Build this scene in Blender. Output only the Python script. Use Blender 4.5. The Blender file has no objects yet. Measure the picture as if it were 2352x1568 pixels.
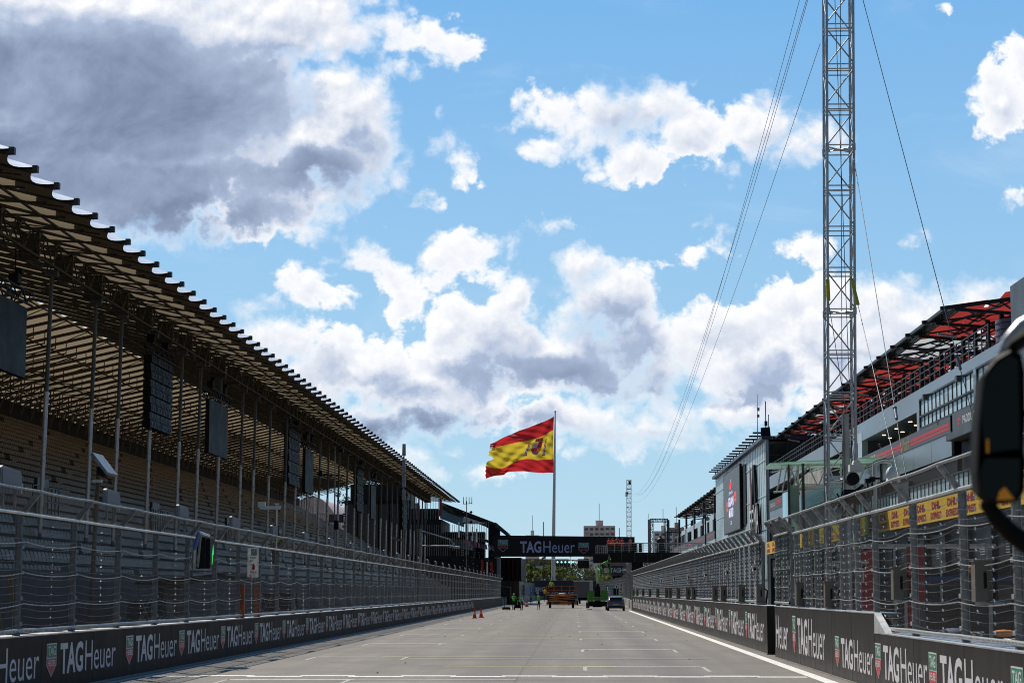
import bpy, bmesh, math, random
import numpy as np
from mathutils import Vector, Matrix, Euler
R = math.radians
random.seed(7)
sc = bpy.context.scene
COL = sc.collection
# ------------------------------------------------------------------ camera
CAMH = 1.95
FPX = 4573.0            # focal length measured on a picture 2352 px wide
cam_d = bpy.data.cameras.new("camera")
cam_d.sensor_width = 36.0
cam_d.lens = 36.0 * FPX / 2352.0
cam_d.clip_end = 6000
cam_d.clip_start = 0.2
cam_d.dof.use_dof = True
cam_d.dof.focus_distance = 110
cam_d.dof.aperture_fstop = 5.0
cam = bpy.data.objects.new("camera", cam_d)
COL.objects.link(cam)
cam.location = (0, 0, CAMH)
cam.rotation_euler = (R(90 + 7.154), 0, R(1.765))
sc.camera = cam
CM = Euler(cam.rotation_euler).to_matrix()
def ray(x, y):
    return CM @ Vector(((x - 1176) / FPX, (784 - y) / FPX, -1.0))
def atY(x, y, Y):
    d = ray(x, y); return Vector((0, 0, CAMH)) + d * (Y / d.y)
def atX(x, y, X):
    d = ray(x, y); return Vector((0, 0, CAMH)) + d * (X / d.x)
def gnd(x, y, z=0.0):
    d = ray(x, y); return Vector((0, 0, CAMH)) + d * ((z - CAMH) / d.z)
# ------------------------------------------------------------------ world, sun, exposure
SUN = Vector((-0.42, 0.68, 1.0)).normalized()
SUN_EL = math.asin(SUN.z)
SUN_AZ = math.atan2(SUN.x, SUN.y)
sc.view_settings.view_transform = 'Standard'
sc.view_settings.look = 'None'
sc.view_settings.exposure = 0.0
sc.view_settings.gamma = 1.0
sc.cycles.use_denoising = True
sc.cycles.denoiser = 'OPENIMAGEDENOISE'
sc.cycles.denoising_input_passes = 'RGB_ALBEDO_NORMAL'
sc.cycles.denoising_prefilter = 'ACCURATE'
sc.cycles.sample_clamp_indirect = 3.0
sc.cycles.sample_clamp_direct = 12.0
sc.cycles.max_bounces = 6
sc.cycles.diffuse_bounces = 3
sc.cycles.transparent_max_bounces = 24
sc.cycles.filter_width = 1.0
sc.cycles.caustics_reflective = False
sc.cycles.caustics_refractive = False
w = bpy.data.worlds.new("World"); sc.world = w; w.use_nodes = True
WT = w.node_tree; WT.nodes.clear()
class NG:
    """tiny helper to write node trees as expressions"""
    def __init__(s, t): s.t = t
    def n(s, typ, **k):
        o = s.t.nodes.new(typ)
        for a, b in k.items(): setattr(o, a, b)
        return o
    def set(s, sock, v):
        if isinstance(v, bpy.types.NodeSocket): s.t.links.new(v, sock)
        else: sock.default_value = v
    def m(s, op, a, b=0.0, c=0.0, clamp=False):
        o = s.n('ShaderNodeMath', operation=op); o.use_clamp = clamp
        for i, v in enumerate((a, b, c)): s.set(o.inputs[i], v)
        return o.outputs[0]
    def v(s, op, a, b=(0, 0, 0), c=(0, 0, 0), sc_=None):
        o = s.n('ShaderNodeVectorMath', operation=op)
        s.set(o.inputs[0], a); s.set(o.inputs[1], b)
        if op == 'MULTIPLY_ADD': s.set(o.inputs[2], c)
        if sc_ is not None: s.set(o.inputs['Scale'], sc_)
        return o.outputs['Value'] if op in ('LENGTH', 'DOT_PRODUCT') else o.outputs[0]
    def mix(s, f, a, b, typ='RGBA', blend='MIX'):
        o = s.n('ShaderNodeMix', data_type=typ, blend_type=blend) if typ == 'RGBA' else s.n('ShaderNodeMix', data_type=typ)
        i = {'RGBA': (6, 7, 2), 'FLOAT': (2, 3, 0)}[typ]
        s.set(o.inputs[0], f); s.set(o.inputs[i[0]], a); s.set(o.inputs[i[1]], b)
        return o.outputs[i[2]]
    def noise(s, vec, scale, detail=2, rough=0.5, dist=0.0, col=False, dim='3D'):
        o = s.n('ShaderNodeTexNoise', noise_dimensions=dim); s.set(o.inputs['Vector'], vec)
        o.inputs['Scale'].default_value = scale; o.inputs['Detail'].default_value = detail
        o.inputs['Roughness'].default_value = rough; o.inputs['Distortion'].default_value = dist
        return o.outputs[1 if col else 0]
    def ramp(s, f, a, b, c=0.0, d=1.0, smooth=True):
        o = s.n('ShaderNodeMapRange', interpolation_type='SMOOTHSTEP' if smooth else 'LINEAR')
        for i, v in enumerate((f, a, b, c, d)): s.set(o.inputs[i], v)
        return o.outputs[0]
G = NG(WT)
tc = G.n('ShaderNodeTexCoord').outputs['Generated']
sky = G.n('ShaderNodeTexSky', sky_type='NISHITA')
sky.sun_disc = False; sky.sun_elevation = SUN_EL; sky.sun_rotation = SUN_AZ
sky.altitude = 650; sky.air_density = 1.0; sky.dust_density = 0.6; sky.ozone_density = 1.6
xyz = G.n('ShaderNodeSeparateXYZ'); G.set(xyz.inputs[0], tc)
ym = G.m('MAXIMUM', xyz.outputs[1], 0.08)
comb = G.n('ShaderNodeCombineXYZ')
G.set(comb.inputs[0], G.m('DIVIDE', xyz.outputs[0], ym)); G.set(comb.inputs[1], G.m('DIVIDE', xyz.outputs[2], ym))
P0 = comb.outputs[0]
def uv(x, y):
    d = ray(x, y); return (d.x / d.y, d.z / d.y)
# cloud banks: (centre x, centre y, half width, half height) given as sky directions
CL = [(180,235,570,345),(640,30,250,150),(785,255,125,118),(780,365,130,112),(700,330,130,120),(620,470,190,100),(380,525,300,52),(690,535,85,42),
 (962,95,85,52),(930,148,50,36),(1045,128,38,20),(885,70,60,90),(1000,265,15,15),(1030,345,52,36),(1068,395,20,26),(955,468,34,20),(1240,525,50,24),(1160,290,14,8),
 (1270,255,95,50),(1430,270,165,80),(1600,300,150,65),(1730,275,110,80),(1850,320,110,62),(1470,375,110,48),(1350,290,110,60),(1560,350,120,50),(1250,320,60,26),(1600,190,32,14),(1325,207,26,9),(1880,350,50,30),
 (2320,240,80,90),(2360,150,60,110),(2350,430,14,26),(2165,45,14,16),(1600,568,56,34),(1545,605,42,15),(1712,589,36,11),(2085,565,18,12),(1850,570,26,10),
 (1038,590,80,64),(700,668,82,52),(655,620,26,38),(745,690,90,42),(625,690,40,20),(850,605,68,46),(905,650,58,55),(935,700,75,55),(760,590,20,14),
 (1160,685,68,70),(1340,640,78,72),(1410,700,120,100),(1470,770,90,90),(1300,830,250,110),(1150,780,130,100),(1510,870,90,80),
 (680,800,120,66),(640,775,70,36),(820,840,200,90),(1000,880,220,110),(960,960,260,66),(1040,760,60,60),(880,1000,200,36),
 (1290,960,330,58),(1500,985,260,48),(1680,930,190,60),(1400,1025,130,16),(1600,1010,150,28),
 (1640,770,92,78),(1740,850,190,96),(1810,690,88,70),(1890,750,130,125),(2020,720,110,88),(2110,790,200,120),(2200,710,120,52),(2260,690,60,26),(2080,900,300,110),
 (1045,1096,72,14),(1010,1042,66,16),(975,1055,50,14)]
SH = [(160,180,470,140,1.0),(320,250,360,100,1.0),(560,190,110,70,.8),(60,60,230,60,.55),(480,240,170,90,.85),(180,330,380,70,.95),(60,380,240,100,.9),(330,430,360,80,.85),(440,500,240,64,1.0),(340,540,110,24,.55),
 (730,390,130,62,.82),(640,430,210,50,.85),(820,330,60,60,.5),(700,240,60,50,.45),(560,380,110,70,.40),(600,520,90,24,.5),
 (1430,300,85,46,.46),(1420,275,60,30,.30),(1690,265,50,24,.14),(1630,240,60,24,.10),(1240,850,210,60,.85),(1420,790,120,110,.62),(1170,790,80,70,.5),(1480,860,80,46,.55),(1330,893,250,22,.7),(1150,900,60,14,.35),
 (860,895,150,34,.5),(900,870,60,30,.45),(1000,985,290,52,.95),(930,960,160,30,.55),(740,850,80,36,.40),(640,800,60,14,.15),(1640,1000,160,26,.55),(1450,1005,150,24,.45),(1180,980,120,36,.62),
 (1790,860,120,50,.52),(2080,870,170,70,.5),(1750,905,190,24,.6),(1050,628,54,22,.34),(745,715,80,16,.30),(2120,790,100,50,.35),(1042,616,46,26,.25),(1900,800,120,50,.35),(1690,790,50,40,.3),(1340,700,60,50,.22)]
def ell(P, x, y, rx, ry):
    u, v_ = uv(x, y); a, b = FPX / rx, FPX / ry
    return G.v('LENGTH', G.v('MULTIPLY_ADD', P, (a, b, 0), (-u * a, -v_ * b, 0)))
def cloud_density(P, det):
    warp = G.v('SUBTRACT', G.noise(P, 24.0, det, 0.62, col=True), (0.5, 0.5, 0.5))
    warp2 = G.v('SUBTRACT', G.noise(P, 7.0, 1, 0.5, col=True), (0.5, 0.5, 0.5))
    P1 = G.v('ADD', P, G.v('MULTIPLY', warp, (0.036, 0.030, 0)))
    P1 = G.v('ADD', P1, G.v('MULTIPLY', warp2, (0.014, 0.010, 0)))
    dm = None
    for (x, y, rx, ry) in CL:
        # the edge is kept as an absolute distance: bigger banks do not get bigger ragged rims
        d = G.m('MULTIPLY', G.m('SUBTRACT', ell(P1, x, y, rx * 1.04, ry * 1.04), 1.0), min(rx, ry) / 60.0)
        dm = d if dm is None else G.m('SMOOTH_MIN', dm, d, 0.10)
    fb = G.noise(P, 55.0, det + 3, 0.66, 0.2)
    fbl = G.noise(P, 17.0, 5, 0.58, 0.2)
    q = G.v('ADD', P, G.v('MULTIPLY', warp, (0.02, 0.02, 0)))
    l1 = G.m('ABSOLUTE', G.m('MULTIPLY_ADD', G.noise(q, 26.0, 1, 0.5), 2.0, -1.0))
    l2 = G.m('ABSOLUTE', G.m('MULTIPLY_ADD', G.noise(q, 62.0, 2, 0.5), 2.0, -1.0))
    dens = G.m('ADD', G.m('MULTIPLY_ADD', dm, -1.0, 0.14), G.m('MULTIPLY', G.m('SUBTRACT', fb, 0.5), 2.0))
    dens = G.m('ADD', dens, G.m('MULTIPLY', G.m('SUBTRACT', fbl, 0.5), 1.5))
    dens = G.m('ADD', dens, G.m('MULTIPLY', G.m('SUBTRACT', l1, 0.2), 1.7))
    dens = G.m('ADD', dens, G.m('MULTIPLY', G.m('SUBTRACT', l2, 0.2), 0.9))
    return dens, dm, warp, fbl, fb
dens, dm, warp, fbl, fb = cloud_density(P0, 6)
densL = cloud_density(G.v('ADD', P0, (-0.0022, 0.0052, 0)), 3)[0]
P2 = G.v('ADD', P0, G.v('MULTIPLY', warp, (0.05, 0.042, 0)))
sm = None
for (x, y, rx, ry, a) in SH:
    d = ell(P2, x, y, rx * 1.25, ry * 1.25)
    e = G.m('MULTIPLY', G.ramp(d, 1.25, 0.35), a)
    sm = e if sm is None else G.m('SMOOTH_MAX', sm, e, 0.25)
mott = G.noise(G.v('MULTIPLY', P0, (0.8, 1.3, 1)), 14.0, 8, 0.6, 0.8)
sm = G.m('MULTIPLY', sm, G.ramp(mott, 0.28, 0.72, 1.16, 0.80))
soft = G.ramp(G.noise(P0, 11.0, 1, 0.5), 0.38, 0.62, 0.35, 1.25)
front = G.ramp(dens, G.m('MULTIPLY', soft, -0.25), G.m('MULTIPLY', soft, 0.85))
veil = G.m('MULTIPLY', G.ramp(G.noise(G.v('MULTIPLY', P0, (0.6, 1.6, 1)), 9.0, 7, 0.62, 0.6), 0.52, 0.80), 0.22)
front = G.m('MAXIMUM', front, veil)
gen = G.m('MULTIPLY', G.ramp(G.noise(tc, 3.2, 8, 0.6), 0.52, 0.66), 0.6)       # the sky beside and behind: free cloud field
ahead = G.ramp(xyz.outputs[1], 0.55, 0.75)
mask = G.mix(ahead, gen, front, 'FLOAT')
mask = G.m('MULTIPLY', mask, G.ramp(xyz.outputs[2], -0.01, 0.02))
relief = G.m('SUBTRACT', dens, densL)                    # >0: less air towards the light = lit side
thick = G.ramp(dens, 0.05, 1.0)
shade = G.m('ADD', G.m('MULTIPLY', sm, G.ramp(dens, -0.1, 1.0)), G.m('MULTIPLY', thick, 0.05))
shade = G.m('ADD', shade, G.m('MULTIPLY', G.m('MULTIPLY', relief, -0.26), G.m('MULTIPLY', thick, G.ramp(sm, 1.0, 0.2, 0.40, 1.0))))
ccol = G.mix(G.ramp(shade, 0.0, 0.6, smooth=False), (10.5, 10.5, 10.6, 1), (4.5, 5.4, 7.2, 1))
ccol = G.mix(G.ramp(shade, 0.55, 1.30, smooth=False), ccol, (1.5, 2.0, 3.3, 1))
hz = G.m('POWER', G.ramp(xyz.outputs[2], -0.02, 0.36, 1.0, 0.0, smooth=False), 0.9)
bc = G.mix(hz, (1.05, 4.2, 8.8, 1), (4.6, 7.2, 8.8, 1))
skyc = G.mix(0.2, bc, sky.outputs[0])
back = G.ramp(xyz.outputs[1], 0.1, 0.8)      # the sky behind the camera and overhead is duller
wcol = G.mix(mask, skyc, ccol)
wcol = G.mix(back, G.v('MULTIPLY', wcol, (.26, .25, .24)), wcol)
bg = G.n('ShaderNodeBackground'); G.set(bg.inputs[0], wcol); bg.inputs[1].default_value = 0.10
wo = G.n('ShaderNodeOutputWorld'); WT.links.new(bg.outputs[0], wo.inputs[0])
w.cycles.sampling_method = 'MANUAL'; w.cycles.sample_map_resolution = 512
sl = bpy.data.lights.new("sun", 'SUN'); sl.energy = 4.6; sl.angle = R(0.5); sl.color = (1.0, 0.94, 0.84)
so = bpy.data.objects.new("sun", sl); COL.objects.link(so)
so.rotation_euler = SUN.to_track_quat('Z', 'Y').to_euler(); so.location = (0, 0, 60)
# ------------------------------------------------------------------ mesh and object helpers
Z = Vector((0, 0, 1))
class MB:
    def __init__(s, m=None): s.v = []; s.f = []; s.m = []; s.ms = []; s.cm = 0; s.sm = False; s.sf = []; (m and s.mat(m))
    def mat(s, m):
        if m not in s.ms: s.ms.append(m)
        s.cm = s.ms.index(m); return s
    def add(s, vs, fs):
        n = len(s.v); s.v += [tuple(v) for v in vs]
        for f in fs: s.f.append(tuple(i + n for i in f)); s.m.append(s.cm); s.sf.append(s.sm)
        return s
    def box(s, a, b, tap=0):
        (x0, y0, z0), (x1, y1, z1) = a, b
        return s.add([(x0, y0, z0), (x1, y0, z0), (x1, y1, z0), (x0, y1, z0), (x0 + tap, y0 + tap, z1), (x1 - tap, y0 + tap, z1), (x1 - tap, y1 - tap, z1), (x0 + tap, y1 - tap, z1)],
                     [(0, 3, 2, 1), (4, 5, 6, 7), (0, 1, 5, 4), (1, 2, 6, 5), (2, 3, 7, 6), (3, 0, 4, 7)])
    def cbox(s, c, sz, tap=0):
        return s.box([c[i] - sz[i] / 2 for i in range(3)], [c[i] + sz[i] / 2 for i in range(3)], tap)
    def bar(s, p, q, w_, h=None, up=None):
        p, q = Vector(p), Vector(q); h = h or w_; d = (q - p).normalized()
        up = Vector(up) if up else (Z if abs(d.z) < 0.95 else Vector((0, 1, 0)))
        r = d.cross(up).normalized() * w_ / 2; u = r.cross(d).normalized() * h / 2
        vs = [p - r - u, p + r - u, p + r + u, p - r + u, q - r - u, q + r - u, q + r + u, q - r + u]
        return s.add(vs, [(0, 1, 2, 3), (7, 6, 5, 4), (0, 4, 5, 1), (1, 5, 6, 2), (2, 6, 7, 3), (3, 7, 4, 0)])
    def path(s, pts, r, n=6, cap=True):
        pts = [Vector(p) for p in pts]; N = len(pts); vs = []; o = s.sm; 
        rs = r if isinstance(r, (list, tuple)) else [r] * N
        for i, p in enumerate(pts):
            d = (pts[min(i + 1, N - 1)] - pts[max(i - 1, 0)]).normalized()
            a = Z if abs(d.z) < 0.9 else Vector((0, 1, 0))
            x = d.cross(a).normalized(); y = x.cross(d).normalized()
            for k in range(n):
                t = 2 * math.pi * k / n; vs.append(p + (x * math.cos(t) + y * math.sin(t)) * rs[i])
        fs = [(i * n + k, i * n + (k + 1) % n, (i + 1) * n + (k + 1) % n, (i + 1) * n + k) for i in range(N - 1) for k in range(n)]
        s.sm = True; s.add(vs, fs); s.sm = False
        if cap: s.add(vs[:n], [tuple(range(n))[::-1]]); s.add(vs[-n:], [tuple(range(n))])
        s.sm = o; return s
    def tube(s, p, q, r, r2=None, n=8): return s.path([p, q], [r, r if r2 is None else r2], n)
    def poly(s, pts, fs=None): return s.add(pts, fs or [tuple(range(len(pts)))])
    def prism(s, pts, off):
        """a flat polygon given thickness along off"""
        n = len(pts); off = Vector(off); a = [Vector(p) for p in pts]; b = [p + off for p in a]
        return s.add(a + b, [tuple(range(n)), tuple(range(2 * n - 1, n - 1, -1))] + [(i, i + n, (i + 1) % n + n, (i + 1) % n) for i in range(n)])
    def sphere(s, c, r, nu=10, nv=6, sc_=(1, 1, 1)):
        vs = []; fs = []; o = s.sm
        for j in range(nv + 1):
            t = math.pi * j / nv
            for i in range(nu):
                p = 2 * math.pi * i / nu
                vs.append((c[0] + r * sc_[0] * math.sin(t) * math.cos(p), c[1] + r * sc_[1] * math.sin(t) * math.sin(p), c[2] + r * sc_[2] * math.cos(t)))
        for j in range(nv):
            for i in range(nu):
                fs.append((j * nu + i, (j + 1) * nu + i, (j + 1) * nu + (i + 1) % nu, j * nu + (i + 1) % nu))
        s.sm = True; s.add(vs, fs); s.sm = o; return s
    def grid(s, fn, nu, nv, smooth=True, matf=None):
        vs = [fn(i / nu, j / nv) for j in range(nv + 1) for i in range(nu + 1)]; o = s.sm; s.sm = smooth
        n = len(s.v); s.v += [tuple(v) for v in vs]
        for j in range(nv):
            for i in range(nu):
                if matf:
                    m_ = matf((i + .5) / nu, (j + .5) / nv)
                    if m_ is None: continue
                    s.mat(m_)
                a = n + j * (nu + 1) + i
                s.f.append((a, a + 1, a + nu + 2, a + nu + 1)); s.m.append(s.cm); s.sf.append(s.sm)
        s.sm = o; return s
    def mesh(s, name):
        me = bpy.data.meshes.new(name); me.from_pydata(s.v, [], s.f)
        for m_ in s.ms: me.materials.append(m_)
        if me.polygons:
            me.polygons.foreach_set('material_index', s.m); me.polygons.foreach_set('use_smooth', s.sf)
        me.update(); return me
    def build(s, name, parent=None, loc=None, world=True, **tags):
        o = bpy.data.objects.new(name, s.mesh(name)); COL.objects.link(o)
        if parent:
            o.parent = parent
            if world: o.location = -Vector(parent.location)      # vertices were given in world metres
        if loc is not None: o.location = loc
        for k, v_ in tags.items(): o[k] = v_
        return o
def thing(name, label, cat, loc=(0, 0, 0), rz=0.0, group=None):
    o = bpy.data.objects.new(name, None); COL.objects.link(o); o.empty_display_size = .3
    o.location = loc; o.rotation_euler = (0, 0, rz); o['label'] = label; o['category'] = cat
    if group: o['group'] = group
    return o
def tag(o, label, cat, group=None):
    o['label'] = label; o['category'] = cat
    if group: o['group'] = group
    return o
def dup(root, loc, rz=None, label=None, group=None):
    r = root.copy(); COL.objects.link(r); r.location = loc
    if rz is not None: r.rotation_euler = (0, 0, rz)
    if label: r['label'] = label
    if group: r['group'] = group
    for ch in list(root.children):
        c = ch.copy(); COL.objects.link(c); c.parent = r
        for g in list(ch.children):
            d = g.copy(); COL.objects.link(d); d.parent = c
    return r
def inst(src, parent, loc, rot=None, scale=None):
    o = src.copy(); COL.objects.link(o); o.parent = parent; o.location = loc
    if rot: o.rotation_euler = rot
    if scale: o.scale = scale
    return o
ORD = "first second third fourth fifth sixth seventh eighth ninth tenth eleventh twelfth thirteenth fourteenth fifteenth sixteenth seventeenth eighteenth nineteenth twentieth".split()
ORD += ["twenty-" + a for a in ORD[:9]] + ["thirtieth"] + ["thirty-" + a for a in ORD[:9]] + ["fortieth"]
# ------------------------------------------------------------------ materials
MATS = {}
def mat(name, col, rough=0.6, metal=0.0, var=0.15, scale=3.0, bump=0.0, stretch=(1, 1, 1), emit=None, spec=0.5, coat=0.0, dirt=0.0, trans=0.0, rnd_=0.0):
    if name in MATS: return MATS[name]
    m = bpy.data.materials.new(name); m.use_nodes = True; t = m.node_tree; g = NG(t)
    b = t.nodes['Principled BSDF']
    co = g.v('MULTIPLY', g.n('ShaderNodeTexCoord').outputs['Object'], stretch)
    c = (*col, 1)
    n1 = g.noise(co, scale, 5, 0.6)
    f = g.ramp(n1, 0.3, 0.7, 1 - var, 1 + var)
    cc = g.v('SCALE', c[:3], sc_=f)
    if dirt:
        n2 = g.noise(co, scale * 0.35, 6, 0.7)
        cc = g.mix(g.m('MULTIPLY', g.ramp(n2, 0.45, 0.7), dirt), cc, (col[0] * .45 + .02, col[1] * .42 + .018, col[2] * .4 + .015, 1))
    if rnd_:
        oi = g.n('ShaderNodeObjectInfo'); cc = g.v('SCALE', cc, sc_=g.ramp(oi.outputs['Random'], 0, 1, 1 - rnd_, 1 + rnd_, smooth=False))
    g.set(b.inputs['Base Color'], cc)
    g.set(b.inputs['Roughness'], g.ramp(n1, 0.2, 0.8, max(0.03, rough - 0.08), min(1, rough + 0.08)))
    b.inputs['Metallic'].default_value = metal; b.inputs['Specular IOR Level'].default_value = spec
    b.inputs['Coat Weight'].default_value = coat
    if bump:
        bn = g.n('ShaderNodeBump'); bn.inputs['Strength'].default_value = bump; bn.inputs['Distance'].default_value = 0.02
        g.set(bn.inputs['Height'], g.noise(co, scale * 8, 4, 0.6)); g.set(b.inputs['Normal'], bn.outputs[0])
    if emit:
        b.inputs['Emission Color'].default_value = (*emit[:3], 1); b.inputs['Emission Strength'].default_value = emit[3]
    if trans:
        tr = g.n('ShaderNodeBsdfTranslucent'); g.set(tr.inputs[0], cc)
        mx = g.n('ShaderNodeMixShader'); mx.inputs[0].default_value = trans
        t.links.new(b.outputs[0], mx.inputs[1]); t.links.new(tr.outputs[0], mx.inputs[2])
        t.links.new(mx.outputs[0], t.nodes['Material Output'].inputs[0])
    MATS[name] = m; return m
def glassmat(name, tint, rough=0.05, refl=0.5, dark=0.0):
    """window glass: tinted see-through plus mirror reflection growing at grazing angles"""
    if name in MATS: return MATS[name]
    m = bpy.data.materials.new(name); m.use_nodes = True; t = m.node_tree; t.nodes.clear(); g = NG(t)
    tr = g.n('ShaderNodeBsdfTransparent'); tr.inputs[0].default_value = (*tint, 1)
    gl = g.n('ShaderNodeBsdfGlossy'); gl.inputs['Roughness'].default_value = rough
    gl.inputs[0].default_value = (0.85, 0.95, 0.95, 1)
    lw = g.n('ShaderNodeLayerWeight'); lw.inputs[0].default_value = 0.35
    co = g.n('ShaderNodeTexCoord').outputs['Object']
    bn = g.n('ShaderNodeBump'); bn.inputs['Strength'].default_value = 0.12; bn.inputs['Distance'].default_value = 0.05
    g.set(bn.inputs['Height'], g.noise(co, 0.6, 2)); g.set(gl.inputs['Normal'], bn.outputs[0])
    mx = g.n('ShaderNodeMixShader'); g.set(mx.inputs[0], g.m('MULTIPLY_ADD', lw.outputs['Fresnel'], 1.0 - refl * .3, refl * .35, clamp=True))
    t.links.new(tr.outputs[0], mx.inputs[1]); t.links.new(gl.outputs[0], mx.inputs[2])
    o = g.n('ShaderNodeOutputMaterial'); t.links.new(mx.outputs[0], o.inputs[0]); MATS[name] = m; return m
def meshmat(name, col, du, dv, wire, ax=(1, 2), wave=0.0):
    """welded / woven wire net: thin wires, open between"""
    m = bpy.data.materials.new(name); m.use_nodes = True; t = m.node_tree; b = t.nodes['Principled BSDF']; g = NG(t)
    s_ = g.n('ShaderNodeSeparateXYZ'); g.set(s_.inputs[0], g.n('ShaderNodeTexCoord').outputs['Object'])
    u, v_ = s_.outputs[ax[0]], s_.outputs[ax[1]]
    if wave:   # diagonal weave
        a = g.m('ADD', u, v_); c = g.m('SUBTRACT', u, v_)
    else: a, c = u, v_
    fa = g.m('LESS_THAN', g.m('PINGPONG', a, du / 2), wire); fc = g.m('LESS_THAN', g.m('PINGPONG', c, dv / 2), wire)
    al = g.m('MAXIMUM', fa, fc)
    b.inputs['Base Color'].default_value = (*col, 1); b.inputs['Metallic'].default_value = 0.6; b.inputs['Roughness'].default_value = 0.45
    g.set(b.inputs['Alpha'], al); MATS[name] = m; return m
def ropemat():
    m = bpy.data.materials.new('twisted_wire_rope'); m.use_nodes = True; t = m.node_tree; b = t.nodes['Principled BSDF']; g = NG(t)
    s_ = g.n('ShaderNodeSeparateXYZ'); g.set(s_.inputs[0], g.n('ShaderNodeTexCoord').outputs['Object'])
    f = g.m('PINGPONG', g.m('MULTIPLY_ADD', s_.outputs[2], 0.6, g.m('ADD', s_.outputs[1], g.m('MULTIPLY', s_.outputs[0], .6))), 0.045)
    f = g.ramp(f, 0.012, 0.036)
    g.set(b.inputs['Base Color'], g.mix(f, (.05, .05, .05, 1), (.58, .58, .56, 1)))
    b.inputs['Metallic'].default_value = 0.35; b.inputs['Roughness'].default_value = 0.4; return m
# ------------------------------------------------------------------ lettering
_T = {}
def glyphs(txt, bold):
    k = (txt, bold)
    if k not in _T:
        c = bpy.data.curves.new('lettering', 'FONT'); c.body = txt; c.offset = bold; c.resolution_u = 3; c.space_character = 1.0
        o = bpy.data.objects.new('lettering', c); COL.objects.link(o)
        dg = bpy.context.evaluated_depsgraph_get(); me = o.evaluated_get(dg).to_mesh()
        v = [(p.co.x, p.co.y) for p in me.vertices]; f = [tuple(p.vertices) for p in me.polygons]
        o.evaluated_get(dg).to_mesh_clear(); bpy.data.objects.remove(o); bpy.data.curves.remove(c)
        x0 = min(p[0] for p in v); x1 = max(p[0] for p in v); y0 = min(p[1] for p in v); y1 = max(p[1] for p in v)
        _T[k] = ([((p[0] - x0) / (x1 - x0), (p[1] - y0) / (y1 - y0)) for p in v], f)
    return _T[k]
def text(mb, txt, org, right, up, w_, h, bold=0.0, depth=0.0):
    """org = lower left corner"""
    v, f = glyphs(txt, bold); org, right, up = Vector(org), Vector(right).normalized(), Vector(up).normalized()
    a = [org + right * (x * w_) + up * (y * h) for x, y in v]
    mb.add(a, f)
    if depth:
        n = right.cross(up).normalized() * depth
        e = {}
        for q in f:
            for i in range(len(q)):
                k = (q[i], q[(i + 1) % len(q)]); e[k] = 1
        side = [k for k in e if (k[1], k[0]) not in e]; N = len(a)
        mb.add(a + [p - n for p in a], [(i + N, j + N, j, i) for i, j in side])
# ------------------------------------------------------------------ shared materials
galv = mat('galvanised_steel', (.42, .43, .44), .42, .75, .25, 6)
galvd = mat('dull_galvanised_steel', (.27, .28, .29), .55, .6, .3, 6)
steelb = mat('bright_aluminium', (.72, .73, .74), .28, .85, .12, 5)
black = mat('black_paint', (.010, .010, .012), .6, 0, .3, 4, spec=.2)
blackg = mat('black_gloss_panel', (.013, .014, .018), .5, 0, .1, .3, spec=.2)
dkgrey = mat('dark_grey_cladding', (.055, .058, .065), .45, .1, .15, 1)
white = mat('white_paint', (.78, .78, .76), .5, 0, .05, 4)
red = mat('red_paint', (.55, .03, .035), .5, 0, .15, 4)
orange = mat('orange_paint', (.75, .17, .02), .5, 0, .15, 4)
vest_o = mat('orange_red_safety_fabric', (.95, .10, .03), .7, 0, .1, 8)
vest_g = mat('lime_safety_fabric', (.22, .80, .06), .7, 0, .12, 8)
vest_y = mat('yellow_green_safety_fabric', (.50, .80, .05), .7, 0, .12, 8)
rubber = mat('black_rubber', (.014, .014, .014), .8, 0, .2, 5)
concrete = mat('concrete', (.30, .29, .27), .85, 0, .2, 1.5, .3, dirt=.5)
rope = ropemat()
wiremesh = meshmat('woven_wire_net', (.030, .031, .033), .055, .055, .0046, (1, 2), wave=1)
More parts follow.
